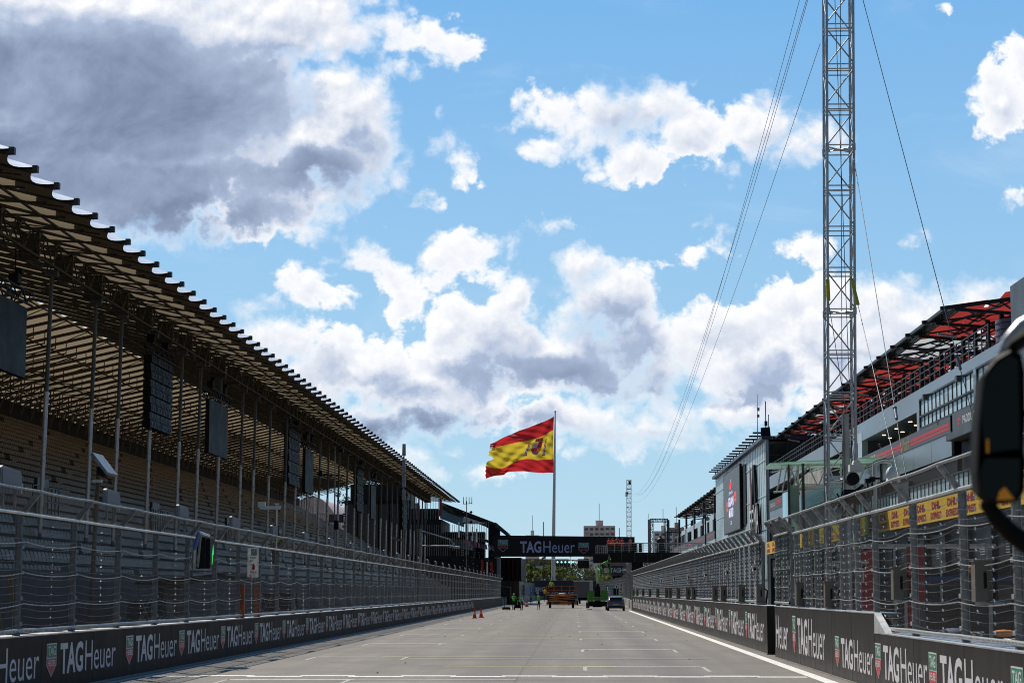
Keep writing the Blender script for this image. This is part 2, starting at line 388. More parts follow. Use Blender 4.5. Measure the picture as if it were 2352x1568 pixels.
def asphalt():
    m = bpy.data.materials.new('worn_asphalt'); m.use_nodes = True; t = m.node_tree; b = t.nodes['Principled BSDF']; g = NG(t)
    co = g.n('ShaderNodeTexCoord').outputs['Object']
    lon = g.v('MULTIPLY', co, (1.0, 0.02, 1.0))
    n1 = g.noise(lon, 1.1, 5, .6); n2 = g.noise(co, .35, 6, .65); n3 = g.noise(co, 60, 3, .7); n4 = g.noise(co, 9, 4, .7)
    c = g.mix(g.ramp(n1, .3, .7), (.150, .127, .106, 1), (.210, .178, .148, 1))
    c = g.mix(g.m('MULTIPLY', g.ramp(n2, .42, .72), .75), c, (.118, .101, .086, 1))
    c = g.mix(g.m('MULTIPLY', g.ramp(n3, .45, .75), .35), c, (.30, .28, .255, 1))
    # dark rubber lines and crossing seams
    xs = g.n('ShaderNodeSeparateXYZ'); g.set(xs.inputs[0], co)
    tr = g.ramp(g.m('ABSOLUTE', g.m('SUBTRACT', g.m('ADD', xs.outputs[0], g.m('MULTIPLY', n2, .8)), -1.6)), .0, 1.3, 1, 0)
    tr2 = g.ramp(g.m('ABSOLUTE', g.m('SUBTRACT', g.m('ADD', xs.outputs[0], g.m('MULTIPLY', n2, .8)), 2.9)), .0, .9, 1, 0)
    c = g.mix(g.m('MULTIPLY', g.m('MULTIPLY', g.m('MAXIMUM', tr, tr2), n1), 1.0), c, (.095, .088, .080, 1))
    seam = g.m('LESS_THAN', g.m('PINGPONG', g.m('ADD', xs.outputs[0], 1.3), 3.9), .035)
    c = g.mix(g.m('MULTIPLY', seam, .45), c, (.07, .065, .06, 1))
    patch = g.ramp(g.noise(g.v('MULTIPLY', co, (.5, .11, 1)), 1.0, 2, .5), .56, .585)
    c = g.mix(g.m('MULTIPLY', patch, .30), c, (.13, .12, .108, 1))
    c = g.mix(g.m('MULTIPLY', g.ramp(n4, .60, .72), .30), c, (.07, .065, .06, 1))
    g.set(b.inputs['Base Color'], c); g.set(b.inputs['Roughness'], g.ramp(n4, .3, .7, .72, .88))
    bn = g.n('ShaderNodeBump'); bn.inputs['Strength'].default_value = .35; bn.inputs['Distance'].default_value = .01
    g.set(bn.inputs['Height'], n3); g.set(b.inputs['Normal'], bn.outputs[0]); return m
asph = asphalt()
lane = mat('pale_pit_lane_concrete', (.25, .24, .22), .8, 0, .18, .6, .2, dirt=.4)
def structure(o): o['kind'] = 'structure'; return o
structure(MB(mat('dry_ground', (.16, .145, .12), .95, 0, .25, .05, 0)).box((-3000, -200, -1.0), (3000, 4000, -.02)).build('ground'))
structure(MB(asph).box((-11.0, -10, -.5), (7.0, 560, 0)).build('track'))
structure(MB(lane).box((7.0, -10, -.5), (22, 470, .004)).build('pit_lane'))
structure(MB(mat('service_road_concrete', (.16, .155, .15), .85, 0, .2, .8, .2, dirt=.4)).box((-44, -10, -.5), (-11.0, 400, -.004)).build('service_road'))
# painted markings
wl = mat('worn_white_road_paint', (.78, .76, .72), .7, 0, .18, 7, dirt=.35)
wf = mat('faded_white_road_paint', (.42, .40, .37), .8, 0, .2, 9, dirt=.5)
yl = mat('faded_yellow_road_paint', (.50, .44, .20), .8, 0, .2, 9, dirt=.4)
def line(mb, x0, y0, x1, y1, wd, z=.004):
    a, b = Vector((x0, y0, z)), Vector((x1, y1, z)); d = (b - a).normalized(); n = Vector((-d.y, d.x, 0)) * wd / 2
    mb.poly([a - n, a + n, b + n, b - n][::-1] if (d.cross(n)).z > 0 else [a - n, a + n, b + n, b - n])
mk = MB(wl)
line(mk, 5.52, 5, 5.72, 210, .30)
x = -9.95
k = 0
while x < 5.3:
    yy = 46.7 + (0.34 if k % 2 else -0.06) + .0 * x
    line(mk, x, yy, min(x + 1.28, 5.36), yy, .50); x += 1.18; k += 1
structure(mk.build('start_line_and_edge_line'))
mk = MB(mat('left_edge_paint', (.40, .44, .50), .7, 0, .15, 5, dirt=.3)); line(mk, -10.02, 10, -10.02, 290, .16)
structure(mk.build('left_edge_line'))
mk = MB(wl)
for i in range(16):
    Y = 52.8 + 15.6 * i; mk.mat(wl); z = .005
    line(mk, .28, Y, 3.35, Y, .22, z); mk.mat(wf); line(mk, 3.35, Y + .06, 3.33, Y - 3.2, .10, z); line(mk, .28, Y - .08, .28, Y - 2.6, .10, .006)
    mk.mat(yl); line(mk, -3.4, Y + .16, 1.1, Y + .16, .26, .007)
    Y = 44.9 + 15.6 * i; mk.mat(wl)
    line(mk, -7.75, Y, -4.9, Y, .20, z); mk.mat(wf); line(mk, -7.75, Y + .06, -7.72, Y - 3.0, .10, z); line(mk, -5.0, Y - .08, -5.0, Y - 2.5, .10, .006)
    mk.mat(yl); line(mk, -5.8, Y + .16, -1.3, Y + .16, .26, .007)
    mk.mat(wf); line(mk, -4.9, Y - 1.6, 4.0, Y - 1.6, .18, .008)
structure(mk.build('grid_markings'))
# small dark scraps and stains on the asphalt
mk = MB(mat('dark_rubber_crumbs', (.02, .02, .02), .9)); rnd = random.Random(3)
for i in range(46):
    x, y = rnd.uniform(-9, 5), rnd.uniform(44, 190); s_ = rnd.uniform(.03, .09)
    mk.add([(x, y, .004), (x + s_, y + s_ * .4, .004), (x + s_ * .3, y + s_ * 1.6, .004), (x + s_ * .4, y + s_ * .6, .03)], [(0, 1, 3), (1, 2, 3), (2, 0, 3)])
o = mk.build('rubber_debris'); o['kind'] = 'stuff'; o['label'] = 'small dark crumbs of tyre rubber scattered over the asphalt'; o['category'] = 'debris'
# ------------------------------------------------------------------ barrier walls with sponsor lettering
wallface = mat('black_barrier_banner', (.020, .017, .0155), .6, 0, .3, 1.6, dirt=.25, rnd_=.22, stretch=(1, 1, .35), spec=.15)
wallfaceR = mat('dusty_black_barrier_banner', (.018, .016, .015), .42, 0, .3, 1.2, spec=.25, rnd_=.25, stretch=(1, 1, .35))
capm = mat('pale_barrier_capping', (.50, .51, .53), .45, .5, .15, 3)
green = mat('logo_green', (.03, .26, .13), .5); lred = mat('logo_red', (.62, .06, .08), .5); lwhite = mat('logo_white', (.72, .71, .76), .5, 0, .04)
def wordmark(mb, org, right, up, w_, h):
    mb.mat(lwhite); org, right = Vector(org), Vector(right)
    text(mb, 'TAG', org, right, up, w_ * .385, h, .028)
    text(mb, 'Heuer', org + right * w_ * .425, right, up, w_ * .575, h * 1.0, -.004)
def shield(mb, org, right, up, w_, h, outline=False):
    org, r, u = Vector(org), Vector(right), Vector(up); n = r.cross(u)
    P = lambda a, b, d=0: org + r * a * w_ + u * b * h + n * d
    mb.mat(lwhite); mb.poly([P(0, 1), P(0, .36), P(.5, 0), P(1, .36), P(1, 1)][::-1])
    e = .035
    mb.mat(green); mb.poly([P(e, 1 - e, .003), P(e, .58, .003), P(1 - e, .58, .003), P(1 - e, 1 - e, .003)][::-1])
    mb.mat(blackg if outline else lred); mb.poly([P(e, .555, .003), P(e, .375, .003), P(.5, .04, .003), P(1 - e, .375, .003), P(1 - e, .555, .003)][::-1])
    mb.mat(lwhite); text(mb, 'TAG', P(.13, .64, .006), r, u, w_ * .74, h * .28, .02)
    mb.mat(lred if outline else lwhite)
    text(mb, 'HEUER', P(.12, .33 if not outline else .3, .006), r, u, w_ * .76, h * .18, .02)
def barrier(name, label, xf, side, y0, y1, H, bl, face, marks, lh, lz, thick=.55, lw=4.85, sw=.75):
    """side = +1: printed face looks towards +x"""
    t = thing(name, label, 'barrier', (xf, y0, 0)); xb = xf - side * thick; L = y1 - y0; n = max(1, round(L / bl)); b_ = L / n
    m = MB(face); m.box((min(0, -side * thick), .012, 0), (max(0, -side * thick), b_ - .012, H - .022))
    m.mat(capm).box((min(0, -side * thick) - .012, .012, H - .022), (max(0, -side * thick) + .012, b_ - .012, H))
    m.mat(concrete).box((min(0, -side * thick) - .02, .012, 0), (max(0, -side * thick) + .02, b_ - .012, .035))
    me = m.mesh('barrier_block')
    for i in range(n):
        o = bpy.data.objects.new('barrier_block', me); COL.objects.link(o); o.parent = t; o.location = (0, i * b_, 0)
    rt = Vector((0, side, 0)); d = side * .004
    ml = MB(); wordmark(ml, (0, 0, 0), rt, Z, lw, lh); mel = ml.mesh('wordmark')
    ms = MB(); shield(ms, (0, 0, 0), rt, Z, sw, lh * 1.05); mes = ms.mesh('shield_logo')
    for y in marks:
        if y0 <= y + (-sw if side < 0 else 0) and y + max(0, side) * sw <= y1:
            o = bpy.data.objects.new('shield_logo', mes); COL.objects.link(o); o.parent = t; o.location = (d, y - y0, lz - .02)
        yl_ = y + side * (sw + .30)
        if min(yl_, yl_ + side * lw) >= y0 and max(yl_, yl_ + side * lw) <= y1:
            o = bpy.data.objects.new('wordmark', mel); COL.objects.link(o); o.parent = t; o.location = (d, yl_ - y0, lz)
    return t
mk_l = [gnd(0, 0).y * 0 + v for v in ([32.6, 39.05] + [46.0 + 6.2 * i for i in range(26)])]
barrier('barrier_wall', 'long dark barrier wall with white lettering along the left track edge', -10.3, 1, 22, 289, 1.13, 4.15, wallface, mk_l, .63, .30)
barrier('barrier_wall', 'low black barrier wall with large white lettering nearest the camera on the right', 6.0, -1, 22, 40.4, 1.15, 4.1, wallfaceR, [27.9, 34.3, 40.35], .66, .27)
tw = barrier('barrier_wall', 'raised black barrier wall section ending in a bare silver wedge', 6.0, -1, 40.42, 60.3, 1.53, 3.3, wallfaceR, [46.5], .66, .27)
m = MB(); shield(m, (5.994, 55.4, .30), (0, -1, 0), Z, .75, 1.0); m.build('shield_logo', tw)
m = MB(); wordmark(m, (5.994, 54.2, .31), (0, -1, 0), Z, 5.9, .95); m.build('wordmark', tw)
m = MB(lwhite); text(m, 'Heuer', (5.994, 59.9, .31), (0, -1, 0), Z, 3.3, .95); m.build('wordmark', tw)
MB(mat('pale_wedge', (.55, .56, .57), .55, .2)).prism([(6.0, 40.40, 1.53), (6.0, 40.40, 1.151), (6.0, 39.0, 1.151), (6.0, 39.15, 1.20)], (.14, 0, 0)).build('end_wedge', tw)
tw = barrier('barrier_wall', 'long black barrier wall with lettering receding beyond the gap on the right', 6.05, -1, 63.2, 211, 1.52, 2.1, wallfaceR,
        [71.2 + 7.5 * i for i in range(19)], .87, .36, lw=5.9, sw=.75)
m = MB(blackg).box((6.08, 60.9, .02), (7.4, 61.05, 1.5)); m.mat(lwhite); text(m, 'e', (6.35, 60.895, .25), (1, 0, 0), Z, 1.0, 1.0, -.01); m.build('end_panel', tw)
# ------------------------------------------------------------------ debris fences
clipm = mat('bright_wire_clips', (.85, .85, .85), .2, .9, .05)
def fence(name, label, xp, s, ys, base, piv, topdz=.40, topdx=.36, clipcols=(.5,), cs=1.0, mesh=True, rr_=1.0, pm=None):
    y0 = ys[0]; t = thing(name, label, 'debris fence', (xp, y0, base)); W = lambda x, y, z: Vector((x, y, z))
    m = MB(pm or galvd); h = piv - base
    for dx in (-.055, .055): m.box((dx - .006, -.06, 0), (dx + .006, .06, h))
    m.box((-.05, -.006, 0), (.05, .006, h)); m.box((-.10, -.10, 0), (.10, .10, .02))
    m.bar((0, 0, h - .05), (s * topdx, 0, h + topdz), .07, .10); m.cbox((s * topdx, 0, h + topdz), (.05, .14, .05))
    for k in range(5): m.cbox((s * .07, 0, .25 + k * (h - .4) / 4), (.03, .17, .07))
    post = m.build('post', t, loc=(0, 0, 0))
    for y in ys[1:]: inst(post, t, (0, y - y0, 0))
    def strand(mb, dx, z, r, sag, n=5, seg=4):
        for a, b in zip(ys[:-1], ys[1:]):
            L = b - a; sg = sag * (L / 4.15) ** 2 * rnd.uniform(.6, 1.3)
            mb.path([W(xp + dx + s * .3 * sg, a + L * i / seg, z - sg * 4 * (i / seg) * (1 - i / seg)) for i in range(seg + 1)], r, n, cap=False)
    strand(rr := MB(mat('rail_tube', (.75, .75, .73), .35, .4)), s * .10, piv + .0, .030, .008, 8); rr.build('top_rail', t)
    strand(rr := MB(rope), s * topdx, piv + topdz + .02, .028, .015, 7); rr.build('overhang_cable', t)
    strand(rr := MB(rope), s * .09, base + .12, .040, .01, 7); rr.build('bottom_rail', t)
    rr = MB(rope)
    zs = [base + (piv - base) * f for f in (.27, .52, .77)]
    for z in zs: strand(rr, s * .10, z, .0105 * rr_, .07, 5, 6)
    rr.build('cable', t)
    rr = MB(mat('thin_dull_wire', (.085, .087, .09), .5, .2)); cl = MB(clipm); nz = 15
    for k in range(1, nz):
        z = base + .1 + (piv - base - .1) * k / nz
        strand(rr, s * .085, z, .0036, .07, 3, 4)
        for a, b in zip(ys[:-1], ys[1:]):
            for c_ in clipcols:
                yy = a + (b - a) * c_; zz = z - .05 + rnd.uniform(-.012, .012)
                cl.bar((xp + s * .10, yy - .022 * cs, zz - .012 * cs), (xp + s * .105, yy + .022 * cs, zz + .02 * cs), .02 * cs, .02 * cs)
    rr.build('thin_wire', t); cl.build('wire_clip', t, kind='stuff')
    if mesh:
        ya, yb = ys[0], ys[-1]; q = MB(wiremesh)
        q.poly([(xp + s * .065, ya, base + .05), (xp + s * .065, yb, base + .05), (xp + s * .065, yb, piv), (xp + s * .065, ya, piv)])
        q.poly([(xp + s * .065, ya, piv), (xp + s * .065, yb, piv), (xp + s * (topdx - .01), yb, piv + topdz), (xp + s * (topdx - .01), ya, piv + topdz)]); q.build('wire_net', t)
    return t
fence('debris_fence', 'tall steel debris fence on the long left barrier wall', -10.52, 1, [25.2 + 4.15 * i for i in range(64)], 1.10, 3.42, cs=.36)
ysn = [24.4, 28.5, 32.4, 37.1, 41.8, 44.4, 46.9, 49.4, 51.9, 54.3, 56.6]
fence('debris_fence', 'steel debris fence closest on the right with sparkling wire clips', 6.27, -1, ysn, 1.12, 3.58, clipcols=(.3, .62), cs=1.0, pm=mat('pale_galvanised_post', (.42, .43, .43), .5, .3, .3, 12))
fence('debris_fence', 'short separate piece of debris fence before the gap in the right wall', 6.30, -1, [58.0, 60.0, 62.2], 1.5, 3.66, clipcols=(.3, .7))
fence('debris_fence', 'long steel debris fence receding on the far right barrier wall', 6.33, -1, [67.2 + 2.12 * i for i in range(69)], 1.5, 3.60, clipcols=(.25, .75), cs=1.5, rr_=.55)
# grey light panels on top of every second left post
t = thing('light_panel', 'x', 'light panel', (-10.35, 36.9, 3.84), 0, 'grey light panels on the left fence top')
hm = mat('grey_light_panel_shell', (.23, .24, .26), .5, 0, .08, 3)
pts = [(0, -1.42, -.02), (0, -.05, -.02), (0, 0, .06), (0, -.03, .24), (0, -.14, .33), (0, -1.30, .37), (0, -1.42, .33)]
MB(hm).prism(pts, (.07, 0, 0)).build('housing', t, loc=(0, 0, 0))
MB(mat('panel_inset_grey', (.17, .18, .20), .5)).prism([(.085, -1.35, .02), (.085, -.08, .02), (.085, -.08, .22), (.085, -.18, .29), (.085, -1.35, .31)], (-.015, 0, 0)).build('lamp_face', t, loc=(0, 0, 0))
MB(galvd).bar((.02, -.3, -.35), (.02, -.3, .02), .05).bar((.02, -1.1, -.35), (.02, -1.1, .02), .05).build('bracket', t, loc=(0, 0, 0))
MB(steelb).path([(.03, -.02, .05), (.03, .12, .10), (.03, .16, .02), (.03, .10, -.06)], .012, 5).build('cable_loop', t, loc=(0, 0, 0))
for i in range(31):
    lb = f'grey rounded light panel on the left fence top, {ORD[i]} from the camera'
    if i == 0: t['label'] = lb
    else: dup(t, (-10.35, 36.9 + 8.1 * i, 3.84), 0, lb)
# brown-grey signal boxes standing along the right wall top
bx = mat('brown_grey_box_paint', (.17, .155, .135), .5, 0, .12, 3)
t = thing('signal_box', 'x', 'signal box', (6.12, 30.4, 1.2), 0, 'signal boxes along the right wall top')
m = MB(bx); m.box((-.13, -.15, .0), (.13, .15, .60), .006); m.box((-.145, -.16, .60), (.145, .16, .62)); m.build('housing', t, loc=(0, 0, 0))
m = MB(black); m.box((-.0, -.158, .20), (.045, -.15, .44)); m.build('slot', t, loc=(0, 0, 0))
m = MB(galv); m.box((-.09, -.12, -.06), (.09, .12, 0)); m.tube((.04, -.16, -.02), (.30, -.16, -.02), .02); m.bar((.12, .0, -.6), (.12, .0, .3), .05); m.build('bracket', t, loc=(0, 0, 0))
m = MB(black); m.path([(.12, .1, .5), (.25, .12, .4), (.22, .12, .1), (.2, .1, -.05)], .03, 6); m.build('cable', t, loc=(0, 0, 0))
bys = [30.4, 38.1, 48.4, 54.6, 66.4, 73.6, 82.5, 87.5, 103, 108, 118, 128, 133, 147, 162, 178, 194, 206]
for i, y in enumerate(bys):
    lb = f'brown grey signal box on the right wall top, {ORD[i]} from the camera'; loc = (6.14, y, 1.80 if y < 40 else 1.58)
    if i == 0: t['label'] = lb; t.location = loc
    else: dup(t, loc, 0, lb)
# white cameras on short arms behind the right fence
t = thing('fence_camera', 'x', 'camera', (6.35, 29.6, 2.9), 0, 'white cameras on the right fence')
m = MB(white); m.prism([(-.05, -.04, -.05), (-.05, .30, -.06), (-.05, .32, .06), (-.05, -.04, .07), (-.05, -.12, .05)], (.12, 0, 0)); m.build('body', t, loc=(0, 0, 0))
m = MB(white).prism([(-.08, -.22, .075), (-.08, .34, .075), (-.08, .34, .10), (-.08, -.22, .12)], (.18, 0, 0)); m.build('sun_hood', t, loc=(0, 0, 0))
MB(black).tube((.01, -.16, 0), (.01, -.04, 0), .045, n=10).build('lens', t, loc=(0, 0, 0))
MB(galv).tube((.02, .12, -.06), (.02, .14, -.32), .025).tube((.02, .14, -.32), (-.05, .35, -.34), .02).build('arm', t, loc=(0, 0, 0))
for i, (y, z) in enumerate([(29.3, 2.75), (45.3, 2.5), (50.3, 2.5), (68, 2.7), (80, 2.7), (93, 2.7), (107, 2.7), (122, 2.7), (140, 2.7), (160, 2.7)]):
    lb = f'small white hooded camera on the right fence, {ORD[i]} from the camera'; 
    if i == 0: t['label'] = lb; t.location = (6.5, y, z)
    else: dup(t, (6.5 if y < 60 else 6.1, y, z), 0, lb)
# ------------------------------------------------------------------ covered grandstand on the left
EX, EZ = -16.0, 14.5      # front edge of the roof
RX, RZ = -29.0, 17.75     # ridge
BX, BZ = -40.3, 15.25     # back eave
BAY = 2.49; YS = 37.9; NB = 97; YE = YS + BAY * NB
gs = thing('grandstand', 'long covered grandstand with scalloped cream roof and rows of tan seats', 'grandstand', (-16.5, YS, 0))
memb = mat('cream_roof_membrane', (.50, .39, .25), .6, 0, .22, .35, dirt=.3, trans=.29, stretch=(.3, 1.6, 1))
memt = mat('silver_white_roof_edge', (.75, .77, .82), .35, .2, .1, 1)
dsteel = mat('dark_roof_steel', (.050, .045, .040), .6, .2, .3, 3)
gpole = mat('grey_pole', (.10, .11, .12), .45, .4, .2, 3)
sleeve = mat('sunlit_pole_tone', (.60, .62, .66), .30, .6, .1, 3)  # pale tone stands for sunlight on the middle of the poles
def roofz(x):
    return EZ + .25 * (EX - x) if x > RX else RZ - .221 * (RX - x)
def membf(side):
    def f(u, v):
        t = 4 * v * (1 - v); x0, x1 = (EX, RX) if side == 0 else (RX, BX)
        x = x0 + (x1 - x0) * u
        if side == 0: x -= .42 * t * (1 - u) ** 3
        z = roofz(x) - .30 * t * (.35 + .65 * (1 - u)) + .02
        return (x + 16.5, v * BAY, z)
    return f
m = MB(memb); m.grid(membf(0), 10, 8); m.grid(membf(1), 8, 6); rp = m.build('roof_panel', gs, loc=(0, 0, 0))
m = MB(memt)   # pale rolled hem on top of the front edge
for k in range(8):
    a, b = k / 8, (k + 1) / 8; p, q = membf(0)(0, a), membf(0)(0, b)
    m.add([(p[0], p[1], p[2]), (q[0], q[1], q[2]), (q[0] - 1.2, q[1], q[2] + .35), (p[0] - 1.2, p[1], p[2] + .35)], [(0, 1, 2, 3)])
hem = m.build('roof_hem', gs, loc=(0, 0, 0))
m = MB(dsteel)
m.bar((.50 - .05, 0, EZ - .10), (RX + 16.5, 0, RZ - .20), .12, .17); m.bar((RX + 16.5, 0, RZ - .20), (BX + 16.5, 0, BZ - .20), .12, .17)
m.cbox((.50, 0, EZ - .06), (.16, .20, .20))
for a, b in ((-17, -20.4), (-22.5, -24.5)): m.bar((a + 16.5, 0, roofz(a) - .35), (b + 16.5, 0, roofz(b) - 1.0), .07)
m.bar((-31 + 16.5, 0, roofz(-31) - .9), (-39 + 16.5, 0, roofz(-39) - 1.0), .07)
for x in (-31, -33.7, -36.3, -39): m.bar((x + 16.5, 0, roofz(x) - .3), (x + 16.5, 0, roofz(x) - .95), .05)
m.bar((-33.7 + 16.5, 0, roofz(-33.7) - .9), (-36.3 + 16.5, 0, roofz(-36.3) - .3), .05); m.bar((-36.3 + 16.5, 0, roofz(-36.3) - .9), (-39 + 16.5, 0, roofz(-39) - .3), .05)
rf = m.build('rafter', gs, loc=(0, 0, 0))
for i in range(1, NB):
    o = inst(rp, gs, (0, BAY * i, 0)); inst(hem, gs, (0, BAY * i, 0)); inst(rf, gs, (0, BAY * i, 0))
inst(rf, gs, (0, BAY * NB, 0))
# thin purlins and bracing running along the roof
m = MB(dsteel)
for x in (-18.0, -23.0, -26.0, -29.0, -32.0, -35.0, -38.0):
    z = roofz(x) - .42; m.bar((x, YS, z), (x, YE, z), .07)
for i in range(0, NB, 2):
    y = YS + BAY * i
    for a, b in ((-16.4, -23.0), (-23.0, -29.0), (-29, -35), (-35, -40)):
        m.bar((a, y, roofz(a) - .33), (b, y + BAY * 2, roofz(b) - .33), .045)
m.build('roof_bracing', gs)
# triangular lattice truss above the pole heads
m = MB(dsteel); tx = -20.3; tz = 14.35
for dx, dz in ((-.35, 0), (.35, 0), (-.3, .95), (.3, .95)): m.bar((tx + dx, YS, tz + dz), (tx + dx, YE, tz + dz), .09)
n = int((YE - YS) / 1.0)
for i in range(n):
    y = YS + i * 1.0
    for dx in (-.33, .33):
        a, b = (0, .95) if i % 2 else (.95, 0)
        m.bar((tx + dx, y, tz + a), (tx + dx, y + 1.0, tz + b), .05)
    m.bar((tx - .33, y, tz), (tx + .33, y + .5, tz), .045); m.bar((tx - .33, y, tz + .95), (tx + .33, y, tz + .95), .045)
    if i % 5 == 0: m.cbox((tx, y, tz + .4), (.75, .16, 1.0))
m.build('front_truss', gs)
m = MB(dsteel)   # back lattice near the eave
for i in range(int((YE - YS) / 2.49)):
    y = YS + i * 2.49; a = -38.6
    m.bar((a, y, 13.3), (a, y, 15.2), .07); m.bar((a, y, 14.7), (-36.2, y, 16.0), .07); m.bar((a, y, 14.7), (a, y + 2.49, 15.4), .05); m.bar((a, y, 15.4), (a, y + 2.49, 14.7), .05)
    m.bar((-36.5, y, 15.9), (-36.5, y, 13.2), .06); m.bar((-36.5, y, 13.3), (-36.5, y + 2.49, 15.8), .05)
m.bar((-38.6, YS, 15.2), (-38.6, YE, 15.2), .08); m.bar((-36.5, YS, 15.0), (-36.5, YE, 15.0), .06)
m.build('back_lattice', gs)
# poles
px = [8.13, 8.905, 9.43, 10.15, 10.92, 11.48, 12.15, 12.97, 13.5, 14.18, 15.0, 15.55, 16.26, 17.0, 17.6, 18.4]
pys = [4573 * 20.4 * v * 1e-4 for v in px]; pys = [52.5, 58.0, 65.2] + pys + [pys[-1] + 6.35 * (i + 1) for i in range(17)]
m = MB(gpole); m.tube((-.12, 0, 0), (.13, 0, 14.35), .085, n=10); m.cbox((.13, 0, 14.2), (.5, .3, .25)); m.cbox((-.12, 0, .02), (.4, .4, .04))
pole = m.build('pole', gs, loc=(-20.35 + 16.5, pys[0] - YS, 0))
m = MB(sleeve); m.tube((-.047, 0, 4.2), (.047, 0, 9.6), .094, n=10); lit_part = m.build('pole_sunlit_stretch', pole, loc=(0, 0, 0))  # sunlit stretch of the pole drawn as a slightly wider pale tube
for y in pys[1:]:
    if y < YE:
        p = inst(pole, gs, (-20.35 + 16.5, y - YS, 0)); inst(lit_part, p, (0, 0, 0))
# stepped seating bowl
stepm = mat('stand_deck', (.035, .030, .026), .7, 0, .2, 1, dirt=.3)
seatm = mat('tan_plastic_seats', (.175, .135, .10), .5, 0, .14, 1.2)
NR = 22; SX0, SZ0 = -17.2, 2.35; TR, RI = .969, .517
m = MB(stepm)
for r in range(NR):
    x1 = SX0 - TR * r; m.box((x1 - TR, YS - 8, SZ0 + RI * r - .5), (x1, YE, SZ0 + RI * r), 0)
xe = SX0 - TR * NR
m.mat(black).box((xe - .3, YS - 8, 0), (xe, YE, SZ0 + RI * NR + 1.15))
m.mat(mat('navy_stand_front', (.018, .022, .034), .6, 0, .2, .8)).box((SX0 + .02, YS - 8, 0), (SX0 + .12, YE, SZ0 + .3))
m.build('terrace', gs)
m = MB(mat('pale_stand_end', (.30, .25, .19), .6))
m.prism([(SX0, YE + .01, 0), (SX0, YE + .01, SZ0), (xe, YE + .01, SZ0 + RI * NR), (xe, YE + .01, 0)], (0, .12, 0)); m.build('end_wall', gs)
# seats: low shells with a curved back
sv = [(0, -.22, .02), (0, .22, .02), (.40, -.22, .06), (.40, .22, .06), (-.03, -.22, .10), (-.03, .22, .10), (-.10, -.19, .38), (-.10, .19, .38), (-.13, -.12, .42), (-.13, .12, .42), (-.06, -.21, .10), (-.06, .21, .10)]
sf = [(2, 3, 1, 0), (0, 1, 5, 4), (4, 5, 7, 6), (6, 7, 9, 8), (8, 9, 11, 10), (0, 4, 10), (1, 11, 5)]
def isaisle(y, r): return r % 2 == 0 and ((y + r * 1.1) % 11.5) < 1.0
smb = MB(seatm); smb.add(sv, sf); sme = smb.mesh('seat')
base = np.array(sv); V = []; F = []; near = []; cnt = 0
rnd = random.Random(11)
for r in range(NR):
    x1 = SX0 - TR * r - .42; z = SZ0 + RI * r + .05
    y = 49.0
    while y < YE - .4:
        y += .50
        if isaisle(y, r): continue
        if len(near) < 100 and 62 < y < 67 and r > 10 and r < 21:
            near.append((x1 + 16.5, y - YS, z)); continue
        n0 = cnt * 12; V.append(base + np.array((x1, y, z))); F += [tuple(i + n0 for i in f) for f in sf]; cnt += 1
V = np.concatenate(V)
me = bpy.data.meshes.new('seat'); me.from_pydata(V.tolist(), [], F); me.materials.append(seatm); me.update()
o = bpy.data.objects.new('seat', me); COL.objects.link(o); o.parent = gs; o.location = -Vector(gs.location); o['kind'] = 'stuff'
for p in near:
    o = bpy.data.objects.new('seat', sme); COL.objects.link(o); o.parent = gs; o.location = p
# gangway openings and rails
drail = mat('dark_railing', (.05, .055, .06), .4, .6)
for k in range(10):
    m = MB(drail); y = 60 + 23 * k; x = SX0 - TR * 5.5; z = SZ0 + RI * 5.5
    m.box((x - .1, y, z), (x + .05, y + 1.8, z + 1.5))
    for q in range(8): m.bar((x + .4, y - 2 + q * .6, z), (x + .4, y - 2 + q * .6, z + 1.1), .04)
    for zz in (.5, 1.1): m.bar((x + .4, y - 2, z + zz), (x + .4, y + 4, z + zz), .045)
    m.build('gangway_rail', gs)
m = MB(drail)
for r in range(0, NR, 2):     # stepped rail down the far end
    x = SX0 - TR * r; z = SZ0 + RI * r
    m.bar((x, YE - .1, z), (x, YE - .1, z + 1.1), .06); m.bar((x, YE - .1, z + 1.1), (x - TR * 2, YE - .1, z + 1.1), .05); m.bar((x - TR * 2, YE - .1, z + 1.1), (x - TR * 2, YE - .1, z + 1.1 + RI * 2), .05)
    for q in range(1, 5): m.bar((x - q * .3, YE - .1, z), (x - q * .3, YE - .1, z + 1.05), .03)
m.build('end_rail', gs)
# ------------------------------------------------------------------ hanging screens and loudspeaker arrays
scr = mat('screen_back_grey', (.012, .014, .019), .6, 0, .1, 1, spec=.2)
def hang_frame(m, y0, y1, z):
    for dx in (-.25, .25):
        m.bar((tx + dx, y0 - .2, z + .5), (tx + dx, y1 + .2, z + .5), .07); m.bar((tx + dx, y0 - .2, z + .05), (tx + dx, y1 + .2, z + .05), .07)
        n = max(3, int((y1 - y0) / .6))
        for i in range(n):
            a = y0 + (y1 - y0) * i / n; b = y0 + (y1 - y0) * (i + 1) / n
            m.bar((tx + dx, a, z + (.5 if i % 2 else .05)), (tx + dx, b, z + (.05 if i % 2 else .5)), .045)
    for f in (.15, .8):
        y = y0 + (y1 - y0) * f
        m.cbox((tx, y, z + .85), (.35, .5, .35)); m.bar((tx, y, z + .5), (tx, y, 14.4), .04); m.cbox((tx + .1, y + .2, z + 1.15), (.25, .3, .2))
k = 0
